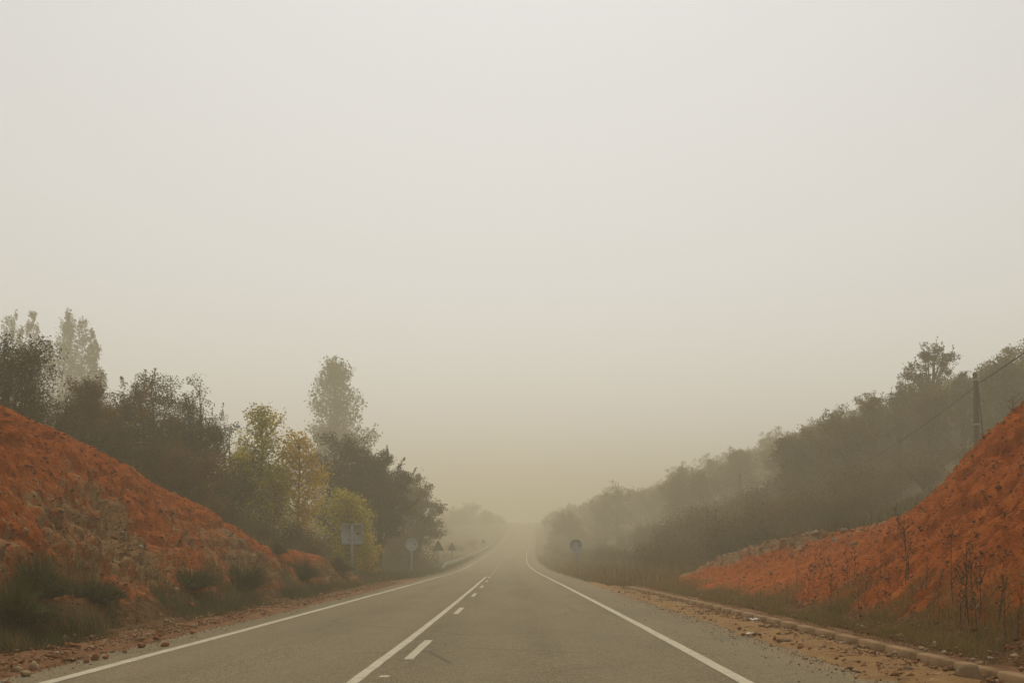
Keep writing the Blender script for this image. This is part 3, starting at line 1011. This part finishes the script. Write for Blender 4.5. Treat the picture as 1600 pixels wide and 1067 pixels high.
def tree_px(name, gen_fn, seed, px, top, d, rx, mat, label, sink=.15, group=None, bark='bark', rz=None, **kw):
    """place a tree at distance d so that its top reaches the row the photograph shows"""
    x = (px - 815) / F * d
    z0 = gz(x, d) - sink
    h = CAMH + (871 - top) / F * d - z0
    return put_tree(name, gen_fn(seed, h, rx, **kw), mat, (x, d, z0), (seed * 1.7) % 6.28 if rz is None else rz, label, 'tree', group, bark)


# --- left side
tree_px('oak_tree', gen_oak, 1, 2, 548, 31, 2.3, 'oak_dark', 'dark oak at the left picture edge above the red bank', base=.05, nl=16, leaf=0.070, nleaf=35100)
tree_px('oak_tree', gen_oak, 2, 62, 628, 33, 1.8, 'oak', 'low brownish oak between the leftmost oak and the wide oak thicket', base=.02, nl=15, leaf=0.070, nleaf=25650)
tree_px('oak_tree', gen_oak, 3, 140, 596, 38, 2.0, 'oak', 'brown-green oak in front of the right tall misty poplar', base=.05, nl=15, leaf=0.074, nleaf=33750)
tree_px('oak_tree', gen_oak, 4, 228, 606, 41, 2.3, 'oak', 'broad brown-green oak in the middle of the left thicket', base=.05, nl=17, leaf=0.074, nleaf=40500)
tree_px('oak_tree', gen_oak, 5, 312, 612, 42, 1.9, 'oak_dark', 'taller airy oak at the right of the left thicket', base=.05, nl=15, leaf=0.074, nleaf=21600)
tree_px('oak_tree', gen_oak, 6, 362, 668, 46, 1.7, 'oak_dark', 'thin dark oak just left of the yellow-green poplar', base=.05, nl=13, leaf=0.074, nleaf=8775)
tree_px('oak_tree', gen_oak, 8, 190, 668, 37, 2.0, 'oak', 'low rusty oak filling the middle of the left thicket', base=.0, nl=15, leaf=0.074, nleaf=32400)
tree_px('oak_tree', gen_oak, 9, 268, 690, 38, 1.9, 'oak', 'low oak right of the thicket above the bank crest', base=.0, nl=15, leaf=0.074, nleaf=29700)
tree_px('oak_tree', gen_oak, 10, 335, 730, 41, 1.6, 'oak', 'short dark oak behind the dip of the left bank crest', base=.0, nl=14, leaf=0.074, nleaf=13500)
tree_px('oak_tree', gen_oak, 7, 110, 660, 35, 1.7, 'oak_dark', 'low dark oak below the two misty poplars', base=.0, nl=14, leaf=0.070, nleaf=16200)

tree_px('poplar_tree', gen_lombardy, 21, 38, 486, 140, 3.1, 'poplar', 'narrow misty poplar, leftmost of the two tall ones', rz=0.0,
        stems=[(-.75, .74, .42), (-.35, .97, .42), (.1, .9, .35), (.42, 1.0, .34), (.85, .78, .3), (.2, .7, .4)], leaf=.30, nleaf=22000, bark='palebark')
tree_px('poplar_tree', gen_lombardy, 22, 116, 494, 138, 3.6, 'poplar', 'broad misty poplar, right one of the two tall ones', rz=0.0,
        stems=[(-.85, .86, .28), (-.4, .97, .42), (0, 1.0, .42), (.4, .98, .35), (.75, .93, .25), (1.05, .84, .24), (1.15, .72, .22), (.2, .75, .5), (-.6, .6, .4)], leaf=.30, nleaf=30000, bark='palebark')

tree_px('young_poplar', gen_poplar, 31, 408, 640, 46, 1.6, 'yellowgreen', 'yellow-green young poplar with an airy pointed top', leaf=.12, nleaf=6200, bark='palebark')
tree_px('young_poplar', gen_poplar, 32, 377, 715, 45, 1.3, 'yellowgreen', 'shorter green-yellow poplar left of the pointed young poplar', leaf=.11, nleaf=4800, bark='palebark')
tree_px('young_poplar', gen_poplar, 33, 467, 684, 47, 1.5, 'yellow', 'golden yellow young poplar beside the dark rounded oak', leaf=.12, nleaf=5200, bark='palebark')
tree_px('young_poplar', gen_poplar, 35, 432, 735, 45.5, 1.2, 'yellowgreen', 'small olive poplar between the pointed and the golden poplar', leaf=.11, nleaf=4000, bark='palebark')

tree_px('tall_tree', gen_poplar, 41, 531, 566, 145, 6.4, 'poplar', 'tall pointed tree in the mist behind the dark rounded oak', leaf=.36, nleaf=19000, base=.08, taper=.62)
tree_px('oak_tree', gen_oak, 42, 545, 690, 60, 2.9, 'oak_dark', 'dark rounded oak behind the rectangular sign', base=.1, nl=19, leaf=0.098, nleaf=48600)
tree_px('oak_tree', gen_oak, 43, 592, 704, 64, 2.2, 'oak_dark', 'dark oak right of the rounded oak with drooping right side', base=.12, nl=16, leaf=0.098, nleaf=33750)
tree_px('autumn_tree', gen_oak, 44, 650, 752, 86, 2.4, 'oak_autumn', 'rusty autumn tree beside the triangular signs', base=.0, nl=17, leaf=.15, nleaf=12000)
tree_px('autumn_tree', gen_oak, 45, 622, 742, 82, 2.8, 'oak', 'dull brown tree behind the round sign on the left', base=.0, nl=16, leaf=.14, nleaf=19000)
tree_px('young_poplar', gen_poplar, 34, 541, 776, 52, 1.35, 'yellowgreen', 'bushy yellow-green poplar right behind the rectangular sign', leaf=.12, nleaf=6500, base=.0, taper=1.6, bark='palebark')
tree_px('young_poplar', gen_poplar, 36, 575, 838, 55, .7, 'yellow', 'small orange-yellow sapling right of the rectangular sign', leaf=.11, nleaf=1500, base=.0, taper=1.5, bark='palebark')
for k, (px, top, d, rx) in enumerate([(738, 792, 330, 6), (718, 800, 310, 5), (757, 804, 350, 5), (698, 818, 290, 4.4), (776, 811, 390, 4.5)]):
    tree_px('misty_tree', gen_oak, 50 + k, px, top, d, rx, 'wood', 'faint misty tree beyond the left field', base=.05, nl=9, leaf=.3, nleaf=3500, group='faint trees beyond the left field', twig=False)

# --- right hillside: trees that stand out
tree_px('tall_oak', gen_oak, 61, 1452, 532, 74, 1.75, 'oak_dark', 'tallest oak standing up out of the right hillside wood', base=.35, nl=11, leaf=.14, nleaf=7000)
tree_px('hillside_oak', gen_oak, 62, 1410, 588, 74, 1.3, 'oak_dark', 'small oak just left of the tallest hillside oak', base=.1, nl=13, leaf=.14, nleaf=4500)
tree_px('hillside_oak', gen_oak, 63, 1362, 606, 72, 1.6, 'wood', 'oak with a forked top left of the tallest hillside oak', base=.1, nl=14, leaf=.14, nleaf=6000)
tree_px('hillside_oak', gen_oak, 64, 1300, 642, 73, 2.3, 'wood', 'rounded oak at the left shoulder of the hillside wood', base=.05, nl=15, leaf=.14, nleaf=8000)
tree_px('hillside_oak', gen_oak, 65, 1252, 692, 76, 1.6, 'wood', 'low oak at the left end of the near hillside wood', base=.05, nl=14, leaf=.14, nleaf=6500)
tree_px('hillside_oak', gen_oak, 66, 1060, 738, 128, 2.4, 'wood', 'misty oak with a pointed top left of the foggy poles', base=.05, nl=14, leaf=.17, nleaf=6000)
tree_px('hillside_oak', gen_oak, 67, 1506, 585, 70, 1.4, 'wood', 'small oak right behind the wooden pole', base=.1, nl=13, leaf=.14, nleaf=5000)
tree_px('hillside_oak', gen_oak, 68, 965, 756, 168, 3.3, 'wood', 'round misty oak above the round sign on the right', base=.05, nl=15, leaf=.22, nleaf=5000)

# --- the wood on the right hill: copies of five kinds
wood_protos = []
for k in range(6):
    w_, c_ = gen_oak(300 + k, 6.5, 2.5, base=.02, nl=10 + k % 3, leaf=.17, nleaf=7500, clump=.18, twig=False)
    wood_protos.append((w_.mesh('trunk', M['bark'], True), c_.mesh('crown', M[['wood', 'wood', 'oak', 'wood', 'shrub', 'wood'][k]])))
rt = np.random.default_rng(99)
WOOD = []
u = 12.0
spots = []
for yy in np.arange(62, 128, 5.0):
    for uu in np.arange(13.0 + 1.2 * rt.random(), 58, 5.0):
        spots.append((uu + rt.uniform(-1.6, 1.6), yy + rt.uniform(-1.8, 1.8), 1))
for yy in np.arange(126, 400, 12):
    for uu in np.arange(9.5 + rt.random(), 74, 6.4):
        spots.append((uu + rt.uniform(-2, 2), yy + rt.uniform(-3, 3), 2))
cnt = 0
for (uu, yy, kd) in spots:
    x = uu + float(road_c(yy))
    px = 815 + F * x / yy
    if px > 1660: continue
    if kd == 1 and (px < 1222 or yy < 64): continue
    if kd == 2 and px < 1030 and yy < 165: continue
    s = rt.uniform(.72, 1.08) if kd == 1 else rt.uniform(.85, 1.25)
    if uu < 16 and kd == 1: s *= .72
    z = gz(x, yy)
    # the skyline of the photograph limits how tall a tree may be
    sky_y = np.interp(px, [840, 880, 930, 985, 1030, 1060, 1130, 1200, 1232, 1250, 1300, 1340, 1400, 1450, 1500, 1560, 1600, 1660],
                      [806, 788, 770, 760, 752, 728, 700, 672, 655, 668, 640, 622, 606, 585, 565, 535, 518, 500]) + (12 if yy < 90 else 4)
    hmax = CAMH + (871 - sky_y) / F * yy - z
    if hmax < 2.6: continue
    s = min(s, hmax / 6.9)
    w_, c_ = wood_protos[rt.integers(6)]
    e = empty('hillside_tree', (x, yy, z - .15), rt.uniform(0, 6.28))
    e.scale = (s * rt.uniform(.9, 1.2), s * rt.uniform(.9, 1.2), s)
    near = 'near' if kd == 1 else 'far'
    if kd == 1:
        tag(e, 'bushy brown-green tree in the misty wood covering the right hillside', 'tree', 'trees of the right hillside wood')
    else:
        tag(e, 'faint tree in the far fogbound part of the right roadside wood', 'tree', 'far fogbound trees right of the road')
    link('trunk', w_, e); link('crown', c_, e)
    cnt += 1
print('hillside trees', cnt)

# --- shrubs
shrub_protos = []
for k in range(4):
    w_, c_ = gen_shrub(400 + k, 1.7, 1.2, leaf=.065, nleaf=6500)
    shrub_protos.append((w_.mesh('stem', M['bark']), c_.mesh('foliage', M['shrub'])))


def shrub(u, y, s, label, group):
    x = u + float(road_c(y))
    w_, c_ = shrub_protos[rt.integers(4)]
    e = empty('shrub', (x, y, gz(x, y) - .05), rt.uniform(0, 6.28)); e.scale = (s * rt.uniform(.9, 1.3), s, s * rt.uniform(.8, 1.15))
    link('stem', w_, e); link('foliage', c_, e)
    return tag(e, label, 'shrub', group)


for k in range(46):
    yy = rt.uniform(48, 120); uu = rt.uniform(8.5, 15.5) if k % 2 else rt.uniform(9.0, 12.5)
    if abs(uu - 12.5) < 2.6 and 84 < yy < 102: continue
    shrub(uu, yy, rt.uniform(.6, 1.3), 'low brown shrub in the dry verge below the right hillside wood', 'shrubs below the right hillside wood')
for k in range(90):
    yy = rt.uniform(50, 92); uu = rt.uniform(11.5, 13 + (yy - 40) * .45)
    shrub(uu, yy, rt.uniform(1.1, 1.9), 'dense thicket shrub between the right red bank and the hillside wood', 'thicket shrubs behind the right bank')
for k in range(80):
    yy = rt.uniform(80, 240); uu = rt.uniform(7.2, 18)
    shrub(uu, yy, rt.uniform(.7, 1.4) * (1 + (yy - 80) / 300), 'low brown shrub in the dry verge below the right hillside wood', 'shrubs below the right hillside wood')
for k in range(34):
    yy = rt.uniform(46, 64); uu = rt.uniform(13.5, 23)
    shrub(uu, yy, rt.uniform(.9, 1.3), 'dense thicket shrub between the right red bank and the hillside wood', 'thicket shrubs behind the right bank')
for k in range(16):
    yy = rt.uniform(40, 62); uu = -rt.uniform(9.0, 14)
    shrub(uu, yy, rt.uniform(.5, 1.0), 'brown undergrowth shrub beneath the yellow-green poplars', 'undergrowth beneath the poplars')
for k in range(12):
    yy = rt.uniform(62, 92); uu = -rt.uniform(8.6, 12)
    shrub(uu, yy, rt.uniform(.8, 1.6), 'dark shrub at the tree foot behind the left road signs', 'shrubs behind the left road signs')
for k in range(10):
    yy = rt.uniform(120, 240); uu = -rt.uniform(9.5, 30)
    shrub(uu, yy, rt.uniform(.7, 1.5), 'faint shrub on the foggy field behind the guardrail', 'shrubs on the field behind the guardrail')

# broom bushes on the left verge
broom = [(20, 1025, 7.0, .95, .8, 'dark green broom bush in the lower left corner'),
         (60, 985, 7.3, .9, .75, 'dark broom bush just behind the corner bush on the left verge'),
         (150, 975, 7.2, .55, .6, 'low grassy broom at the bank foot, second from the left'),
         (300, 950, 7.3, .75, .8, 'dry brownish broom at the bank foot left of the big broom bush'),
         (380, 935, 7.2, 1.15, .95, 'largest round broom bush at the foot of the left bank'),
         (470, 915, 7.4, 1.0, .95, 'broom bush between the big round bush and the rectangular sign'),
         (430, 915, 8.0, .6, .5, 'small broom growing on the face of the left bank'),
         (528, 905, 7.6, 1.0, .9, 'broom bush left of the rectangular sign post'),
         (572, 898, 8.0, .8, .9, 'broom bush right of the rectangular sign post')]
for k, (px, py, u, h, rx, lab) in enumerate(broom):
    d = u / ((815 - px) / F)
    x = -u
    h, rx = h * .68, rx * .8
    m = gen_broom(500 + k, h, rx, 3600)
    o = m.build('broom_bush', M['broom'], None, (x, d, gz(x, d)))
    tag(o, lab, 'bush')


# ------------------------------------------------------------------ grass
def grass(name, u, y, h, w, mat, label, seed, leanf=.35):
    r = np.random.default_rng(seed)
    b = np.stack([u + road_c(y), y, terrain_u(u, y) - .03], 1)
    m = MB()
    m.blades(b, h, w, r.normal(0, 1, (len(u), 2)) * (h * leanf)[:, None], r)
    return tag(m.build(name, M[mat]), label, 'grass', None, 'stuff')


rg = np.random.default_rng(3)


def clumpy(n, ufun, yfun, scale, thr, seed):
    u = ufun(n); y = yfun(n)
    k = fbm(u * scale, y * scale, seed=seed, oct=3) > thr
    return u[k], y[k]


u, y = clumpy(120000, lambda n: -rg.triangular(5.85, 6.45, 7.7, n), lambda n: 6 + 56 * rg.random(n) ** 1.3, .9, -.05, 61)
h = rg.uniform(.05, .32, len(u)) * (1 - .6 * (-u < 6.2)) * np.clip(.9 + 1.3 * fbm(u * 1.4, y * 1.4, seed=91), .35, 2.2)
grass('verge_grass', u, y, h, rg.uniform(.004, .010, len(u)), 'grass', 'short green and straw grass at the left bank foot', 62)
u, y = clumpy(30000, lambda n: -rg.uniform(6.0, 10, n), lambda n: rg.uniform(50, 160, n), .5, -.25, 63)
grass('roadside_grass', u, y, rg.uniform(.15, .6, len(u)), rg.uniform(.02, .04, len(u)), 'grass', 'rough grass along the left roadside by the signs and guardrail', 64)
u, y = clumpy(30000, lambda n: -rg.uniform(8, 45, n), lambda n: rg.uniform(95, 260, n), .2, -.4, 65)
grass('field_grass', u, y, rg.uniform(.2, .7, len(u)), rg.uniform(.05, .09, len(u)), 'dry', 'pale dry grass of the foggy field behind the guardrail', 66)
u, y = clumpy(42000, lambda n: rg.uniform(4.1, 11.5, n), lambda n: 43 + 120 * rg.random(n) ** 1.5, .5, -.3, 67)
k = np.where(u < 5.2, .5, 1.0)
grass('tall_dry_grass', u, y, rg.uniform(.25, 1.0, len(u)) * k, rg.uniform(.015, .035, len(u)), 'dry', 'tall brown dry grass on the right verge beyond the kerb', 68, .25)
u, y = clumpy(60000, lambda n: rg.triangular(5.0, 5.4, 6.7, n), lambda n: 6 + 36 * rg.random(n) ** 1.5, 1.0, -.12, 69)
grass('kerb_grass', u, y, rg.uniform(.05, .26, len(u)), rg.uniform(.004, .008, len(u)), 'straw', 'thin dry yellow grass behind the right kerb', 70, .4)
u, y = clumpy(9000, lambda n: -rg.uniform(9.0, 14, n), lambda n: rg.uniform(30, 60, n), .6, -.2, 71)
grass('plateau_grass', u, y, rg.uniform(.2, .8, len(u)), rg.uniform(.015, .03, len(u)), 'dry', 'dry brown grass behind the left bank crest', 72, .3)


u, y = clumpy(26000, lambda n: rg.uniform(9.6, 19, n), lambda n: rg.uniform(21, 52, n), .6, -.35, 73)
k = u > R_crest_u(y) + .5
u, y = u[k], y[k]
grass('bank_top_grass', u, y, rg.uniform(.25, .85, len(u)), rg.uniform(.012, .03, len(u)), 'grass', 'rough brown-green grass behind the right bank crest', 74, .3)


# dead stalks on the right
def gen_weed(seed, h, nbr):
    r = np.random.default_rng(seed)
    m = MB()
    n = 6
    p = np.stack([np.cumsum(r.normal(0, .02 * h, n)), np.cumsum(r.normal(0, .02 * h, n)), np.linspace(-.05, h, n)], 1)
    m.tube(p, np.linspace(.008, .004, n), 4)
    heads = [p[-1]]
    for i in range(nbr):
        f = r.uniform(.3, .95)
        a = np.array([np.interp(f * h, p[:, 2], p[:, k]) for k in range(3)])
        az = r.uniform(0, 6.28); L = h * r.uniform(.08, .24) * (1.2 - f * .5)
        b = a + L * np.array([math.cos(az), math.sin(az), r.uniform(.7, 1.6)])
        m.tube(bez(a, (a + b) / 2 + np.array([0, 0, -.02]), b, 4), [.005, .004, .004, .003], 3, False)
        heads += [b]
    H = np.repeat(np.array(heads), 4, 0) + r.normal(0, .013, (len(heads) * 4, 3))
    m.leaves(H, .034, r, up=0, aspect=.7)
    # curled dead leaves low on the stalk
    L = np.stack([r.normal(0, .03, 14), r.normal(0, .03, 14), r.uniform(.05, .6, 14) * h], 1)
    m.leaves(L, .06, r, up=0, aspect=.22)
    return m


weed_m = [gen_weed(600 + k, 1.0, 7 + 2 * k).mesh('dry_weed', M['weed']) for k in range(6)]


def weed(x, d, h, k, label, group=None):
    o = link('dry_weed', weed_m[k % 6], None, (x, d, gz(x, d) - .02))
    h *= .78
    o.scale = (h * .9, h * .9, h); o.rotation_euler = (rt.normal(0, .07), rt.normal(0, .07), rt.uniform(0, 6.28))
    return tag(o, label, 'weed', group)


wp = [(1115, 950, .5), (1128, 948, .45), (1155, 955, .5), (1190, 950, .4), (1203, 958, .5), (1212, 958, .45), (1246, 965, .95), (1254, 968, .8), (1262, 966, .9), (1272, 970, 1.0), (1280, 968, .9), (1298, 972, 1.1),
      (1318, 970, .8), (1328, 975, 1.0), (1338, 978, 1.0), (1345, 974, .85), (1352, 980, .7), (1374, 975, .75), (1384, 978, .7), (1372, 972, .8), (1391, 980, .6), (1412, 985, 1.2), (1418, 992, 1.25), (1447, 985, .6),
      (1490, 1000, 1.25), (1497, 1010, 1.2), (1507, 1015, 1.0), (1518, 1004, 1.3), (1522, 1012, 1.15), (1533, 1008, 1.0), (1560, 1010, 1.1), (1568, 1020, .9), (1590, 1015, .8), (1470, 1002, .8), (1232, 966, .5), (1310, 976, .5), (1360, 985, .5), (1425, 1000, .6)]
for k, (px, py, h) in enumerate(wp):
    u = rt.uniform(5.6, 6.5)
    d = u / ((px - 815) / F)
    weed(u, d, h, k, 'dark dead weed stalk standing at the foot of the right red bank', 'dead weed stalks along the right bank foot')
for k, (px, d) in enumerate([(1125, 40.5), (1140, 41), (1012, 58), (985, 60), (1050, 52), (1062, 50)]):
    weed((px - 815) / F * d, d, rt.uniform(.8, 1.5), k, 'tall thin dead stalk in the grass at the far end of the right bank', 'dead stalks at the far end of the right bank')
weed((1578 - 815) / F * 20.5, 20.5, 1.15, 5, 'lone tall dry stalk on the right bank crest beside the wooden pole')


# ------------------------------------------------------------------ signs, poles, rail
def sign(name, kind, px, d, zc, size, label, mat, u_fix=None, mark=True):
    x = (px - 815) / F * d
    z0 = gz(x, d)
    e = empty(name, (x, d, z0)); tag(e, label, 'road sign')
    zc -= z0
    post = MB()
    if kind == 'rect':
        post.box((0, .05, zc / 2 - .05 + .2), (.10, .06, zc + .5))
    else:
        post.box((0, .05, zc / 2 + .1), (.11 if kind == 'round' else .08, .05, zc + .3 if kind == 'round' else zc + .2))
    post.build('post', M['signpost'] if kind != 'triangle' else M['signdark'], e)
    pl = MB()
    th = .025
    if kind == 'rect': out = [(-size / 2, -size * .47), (size / 2, -size * .47), (size / 2, size * .47), (-size / 2, size * .47)]
    elif kind == 'round': out = [(math.cos(a) * size / 2, math.sin(a) * size / 2) for a in np.linspace(0, 2 * np.pi, 36, endpoint=False)]
    else:
        hh = size * .866
        cor = [np.array(c) for c in ((-size / 2, -hh / 3), (size / 2, -hh / 3), (0, hh * 2 / 3))]
        out = []
        for i in range(3):
            c, p_, n_ = cor[i], cor[i - 1], cor[(i + 1) % 3]
            a_ = c + (p_ - c) / np.linalg.norm(p_ - c) * .07; b_ = c + (n_ - c) / np.linalg.norm(n_ - c) * .07
            for t in (0, .5, 1): out.append(tuple((1 - t) ** 2 * a_ + 2 * (1 - t) * t * (c * .7 + (a_ + b_) / 2 * .3) + t * t * b_))
    n = len(out); o2 = np.array(out)
    # a pan: back face recessed inside a folded rim, seen from behind
    ins = o2 * (1 - .045 / (size / 2))
    V = np.concatenate([np.c_[o2[:, 0], np.full(n, .115), o2[:, 1]], np.c_[o2[:, 0], np.full(n, .075), o2[:, 1]], np.c_[ins[:, 0], np.full(n, .075), ins[:, 1]], np.c_[ins[:, 0], np.full(n, .1), ins[:, 1]]]) + np.array([0, 0, zc])
    q = []
    for i in range(n):
        j = (i + 1) % n
        q += [[i, j, n + j, n + i], [n + i, n + j, 2 * n + j, 2 * n + i], [2 * n + i, 2 * n + j, 3 * n + j, 3 * n + i]]
    pl.add(V, q, [list(range(n))], [list(range(3 * n, 4 * n))])
    plate = pl.build('plate', M[mat], e)
    for dz in ((-.28, .28) if kind != 'triangle' else (-.15, .2)):
        br = MB(); br.box((0, .09, zc + dz * size), (.34 * size if kind != 'triangle' else .22, .03, .045)); br.build('bracket', M['signpost'] if kind != 'triangle' else M['signdark'], plate)
    if mark:
        s = MB(); s.box((size * .27, .094, zc + (0 if kind == 'round' else .02)), (.13, .008, .075)); s.build('sticker', M['sticker'], plate)
    return e


sign('rectangular_sign', 'rect', 549.5, 48, CAMH + (871 - 834) / F * 48, 1.05, 'grey back of a rectangular road sign in front of a yellow-green bush', 'signback')
sign('round_sign', 'round', 643, 75, CAMH + (871 - 850.5) / F * 75, .95, 'grey back of the round road sign on the left verge', 'signback')
sign('round_sign', 'round', 900, 72, CAMH + (871 - 852) / F * 72, .95, 'grey back of the round road sign on the right verge', 'signback')
sign('triangular_sign', 'triangle', 684.5, 93, CAMH + (871 - 854.5) / F * 93, 1.15, 'nearest dark triangular sign back at the start of the guardrail', 'signdark', mark=False)
sign('triangular_sign', 'triangle', 706, 113, CAMH + (871 - 855.5) / F * 113, 1.08, 'second dark triangular sign back behind the guardrail', 'signdark', mark=False)
sign('triangular_sign', 'triangle', 755, 203, CAMH + (871 - 846) / F * 203, 1.08, 'faint farthest triangular sign back in the fog', 'signdark', mark=False)

# delineator posts
dp = empty('delineator_post', (3.0, 188, gz(3.0, 188))); tag(dp, 'small white delineator post on the foggy right verge', 'marker post')
m = MB(); m.box((0, 0, .5), (.14, .10, 1.05)); m.build('body', M['white'], dp)
m = MB(); m.box((0, 0, .82), (.145, .105, .2)); m.build('band', M['sticker'], dp)

# culvert slab beside the right sign
x = (913 - 815) / F * 66
m = MB(); m.box((0, 0, .1), (1.1, .35, .24), .1); m.box((0, -.02, .235), (1.16, .40, .05), .1)
tag(m.build('culvert_slab', M['palestone'], None, (x, 66, gz(x, 66))), 'small pale concrete culvert edge beside the right round sign', 'concrete slab')


# guardrails
def guardrail(y0, y1, label, start_end):
    ug = -6.25
    x0 = ug + float(road_c(y0))
    e = empty('guardrail', (0, 0, 0)); tag(e, label, 'guardrail')
    yy = np.arange(y0, y1 + .01, 2.0)
    pr = np.array([[0, -.155], [.045, -.12], [.045, -.065], [0, -.03], [0, .03], [.045, .065], [.045, .12], [0, .155]])
    zc = np.full(len(yy), .60)
    ux = np.full(len(yy), ug)
    if start_end:
        dn = 1 - sstep(y0, y0 + 4.5, yy)
        zc = zc - dn * .62
        ux = ux - dn * .35
    P = np.stack([np.stack([ux + road_c(yy) + a, yy, road_z(yy) + zc + b], -1) for a, b in pr], 1)
    m = MB(); m.grid(P)
    rail = m.build('rail', M['rail'], e)
    so = rail.modifiers.new('thickness', 'SOLIDIFY'); so.thickness = .012
    for yp in np.arange(y0 + 4.0, y1, 4.0):
        m = MB(); m.box((ug - .1 + float(road_c(yp)), yp, float(road_z(yp)) + .3), (.12, .08, .95)); m.build('post', M['galv'], e)
    return e


guardrail(93, 157, 'nearer galvanised guardrail with its end bent to the ground', True)
guardrail(163, 301, 'farther guardrail fading into the fog up the hill', True)


# utility poles and their cable
def pole(px, top_y, d, r, label, detail=False, x=None, h=None):
    if x is None: x = (px - 815) / F * d
    z0 = gz(x, d)
    h = h or CAMH + (871 - top_y) / F * d - z0
    e = empty('utility_pole', (x, d, z0)); tag(e, label, 'utility pole')
    rr = np.random.default_rng(int(abs(d) * 10))
    n = 10
    zz = np.linspace(-.4, h, n)
    ln = .03 if detail else rr.normal(0, .012)
    P = np.stack([-ln * zz + rr.normal(0, .01, n), rr.normal(0, .01, n), zz], 1)
    m = MB(); m.tube(P, np.linspace(r * 1.25, r * .85, n), 10)
    m.tube([P[-1], P[-1] + np.array([0, 0, .05])], [r * .85, r * .35], 10)
    m.build('shaft', M['timber'], e, smooth=False)
    m = MB(); m.tube([P[-1] + np.array([r * .8, 0, -.5]), P[-1] + np.array([r * 2.0, 0, -.5]), P[-1] + np.array([r * 2.2, 0, -.36])], .018, 6); m.build('hook', M['galv'], e)
    if detail:
        m = MB(); q = np.linspace(0, 1, 7)[:, None]
        A, B = P[-1] + np.array([r * 1.05, -.05, -.62]), np.array([r * 1.9, -.08, h * .32])
        m.tube(np.concatenate([A + (B - A) * q, [[r * 1.7, -.08, -.3]]]), np.linspace(.02, .05, 8), 7)
        m.build('brace', M['timber'], e)
        m = MB()
        for zb in (h - .3, h * .55): m.tube([[-ln * zb, 0, zb - .03], [-ln * zb, 0, zb + .03]], r * 1.12, 12)
        m.build('band', M['galv'], e)
    return Vector((x + P[-1][0] + r * 2.2, d, z0 + h - .38))


T1 = pole(1529, 583, 43, .115, 'weathered wooden utility pole rising behind the right red bank', True)
T2 = pole(1156, 740, 108, .16, 'thin misty utility pole nearest the far end of the right bank')
T3 = pole(1081, 730, 165, .17, 'faint utility pole rising above the misty hillside trees')
T4 = pole(1022, 765, 225, .17, 'faintest utility pole, leftmost of those on the right hillside')
T0 = pole(0, 0, -2, .14, 'wooden utility pole behind the viewpoint above the right bank', True, x=15.2, h=13.9 - gz(15.2, -2))


def cable(a, b, sag, label, r=.022):
    t = np.linspace(0, 1, 40)[:, None]
    P = np.array(a) * (1 - t) + np.array(b) * t
    P[:, 2] -= (4 * sag * t * (1 - t))[:, 0]
    m = MB(); m.tube(P, r, 5)
    tag(m.build('overhead_cable', M['black']), label, 'cable')


cable(T0, T1, .5, 'black cable climbing from the wooden pole to the upper right edge', .028)
cable(T1, T2, 2.6, 'thin cable sagging from the wooden pole into the fog', .02)
cable(T2, T3, 2.0, 'faint cable between the two foggier poles left of the wooden pole', .02)
cable(T3, T4, 2.0, 'faint cable to the leftmost foggy pole', .02)

# litter by the kerb
for k, (px, py, lab) in enumerate([(1178, 972, 'crumpled white paper scrap on the dirt by the right kerb'), (1171, 992, 'flat white plastic scrap at the right asphalt edge')]):
    d = (CAMH - .03) * F / (py - 871)
    r = np.random.default_rng(900 + k)
    g = np.stack(np.meshgrid(np.linspace(-.09, .09, 6), np.linspace(-.06, .06, 5)), -1)
    z = (.05 if k == 0 else .015) * (r.random(g.shape[:2]) + .35)
    m = MB(); m.grid(np.concatenate([g + r.normal(0, .008, g.shape), z[..., None]], -1))
    o = m.build('litter_scrap', M['white'], None, ((px - 815) / F * d, d, .055)); o.rotation_euler = (0, 0, r.uniform(0, 3))
    so = o.modifiers.new('thickness', 'SOLIDIFY'); so.thickness = .004
    tag(o, lab, 'litter')

# ------------------------------------------------------------------ fog
hm = bpy.data.materials.new('fog')
hm.use_nodes = True
ht = hm.node_tree
ht.nodes.clear()
pv = ht.nodes.new('ShaderNodeVolumePrincipled')
pv.inputs['Color'].default_value = (*HAZE_COLOR, 1)
pv.inputs['Density'].default_value = HAZE_DENSITY
pv.inputs['Density Attribute'].default_value = ''
pv.inputs['Anisotropy'].default_value = 0.2
ho = ht.nodes.new('ShaderNodeOutputMaterial')
ht.links.new(pv.outputs[0], ho.inputs['Volume'])
m = MB(); m.box((0, 400, 19.5), (1300, 1020, 47))
tag(m.build('haze', hm), 'pale fog filling the valley', 'fog', None, 'stuff')
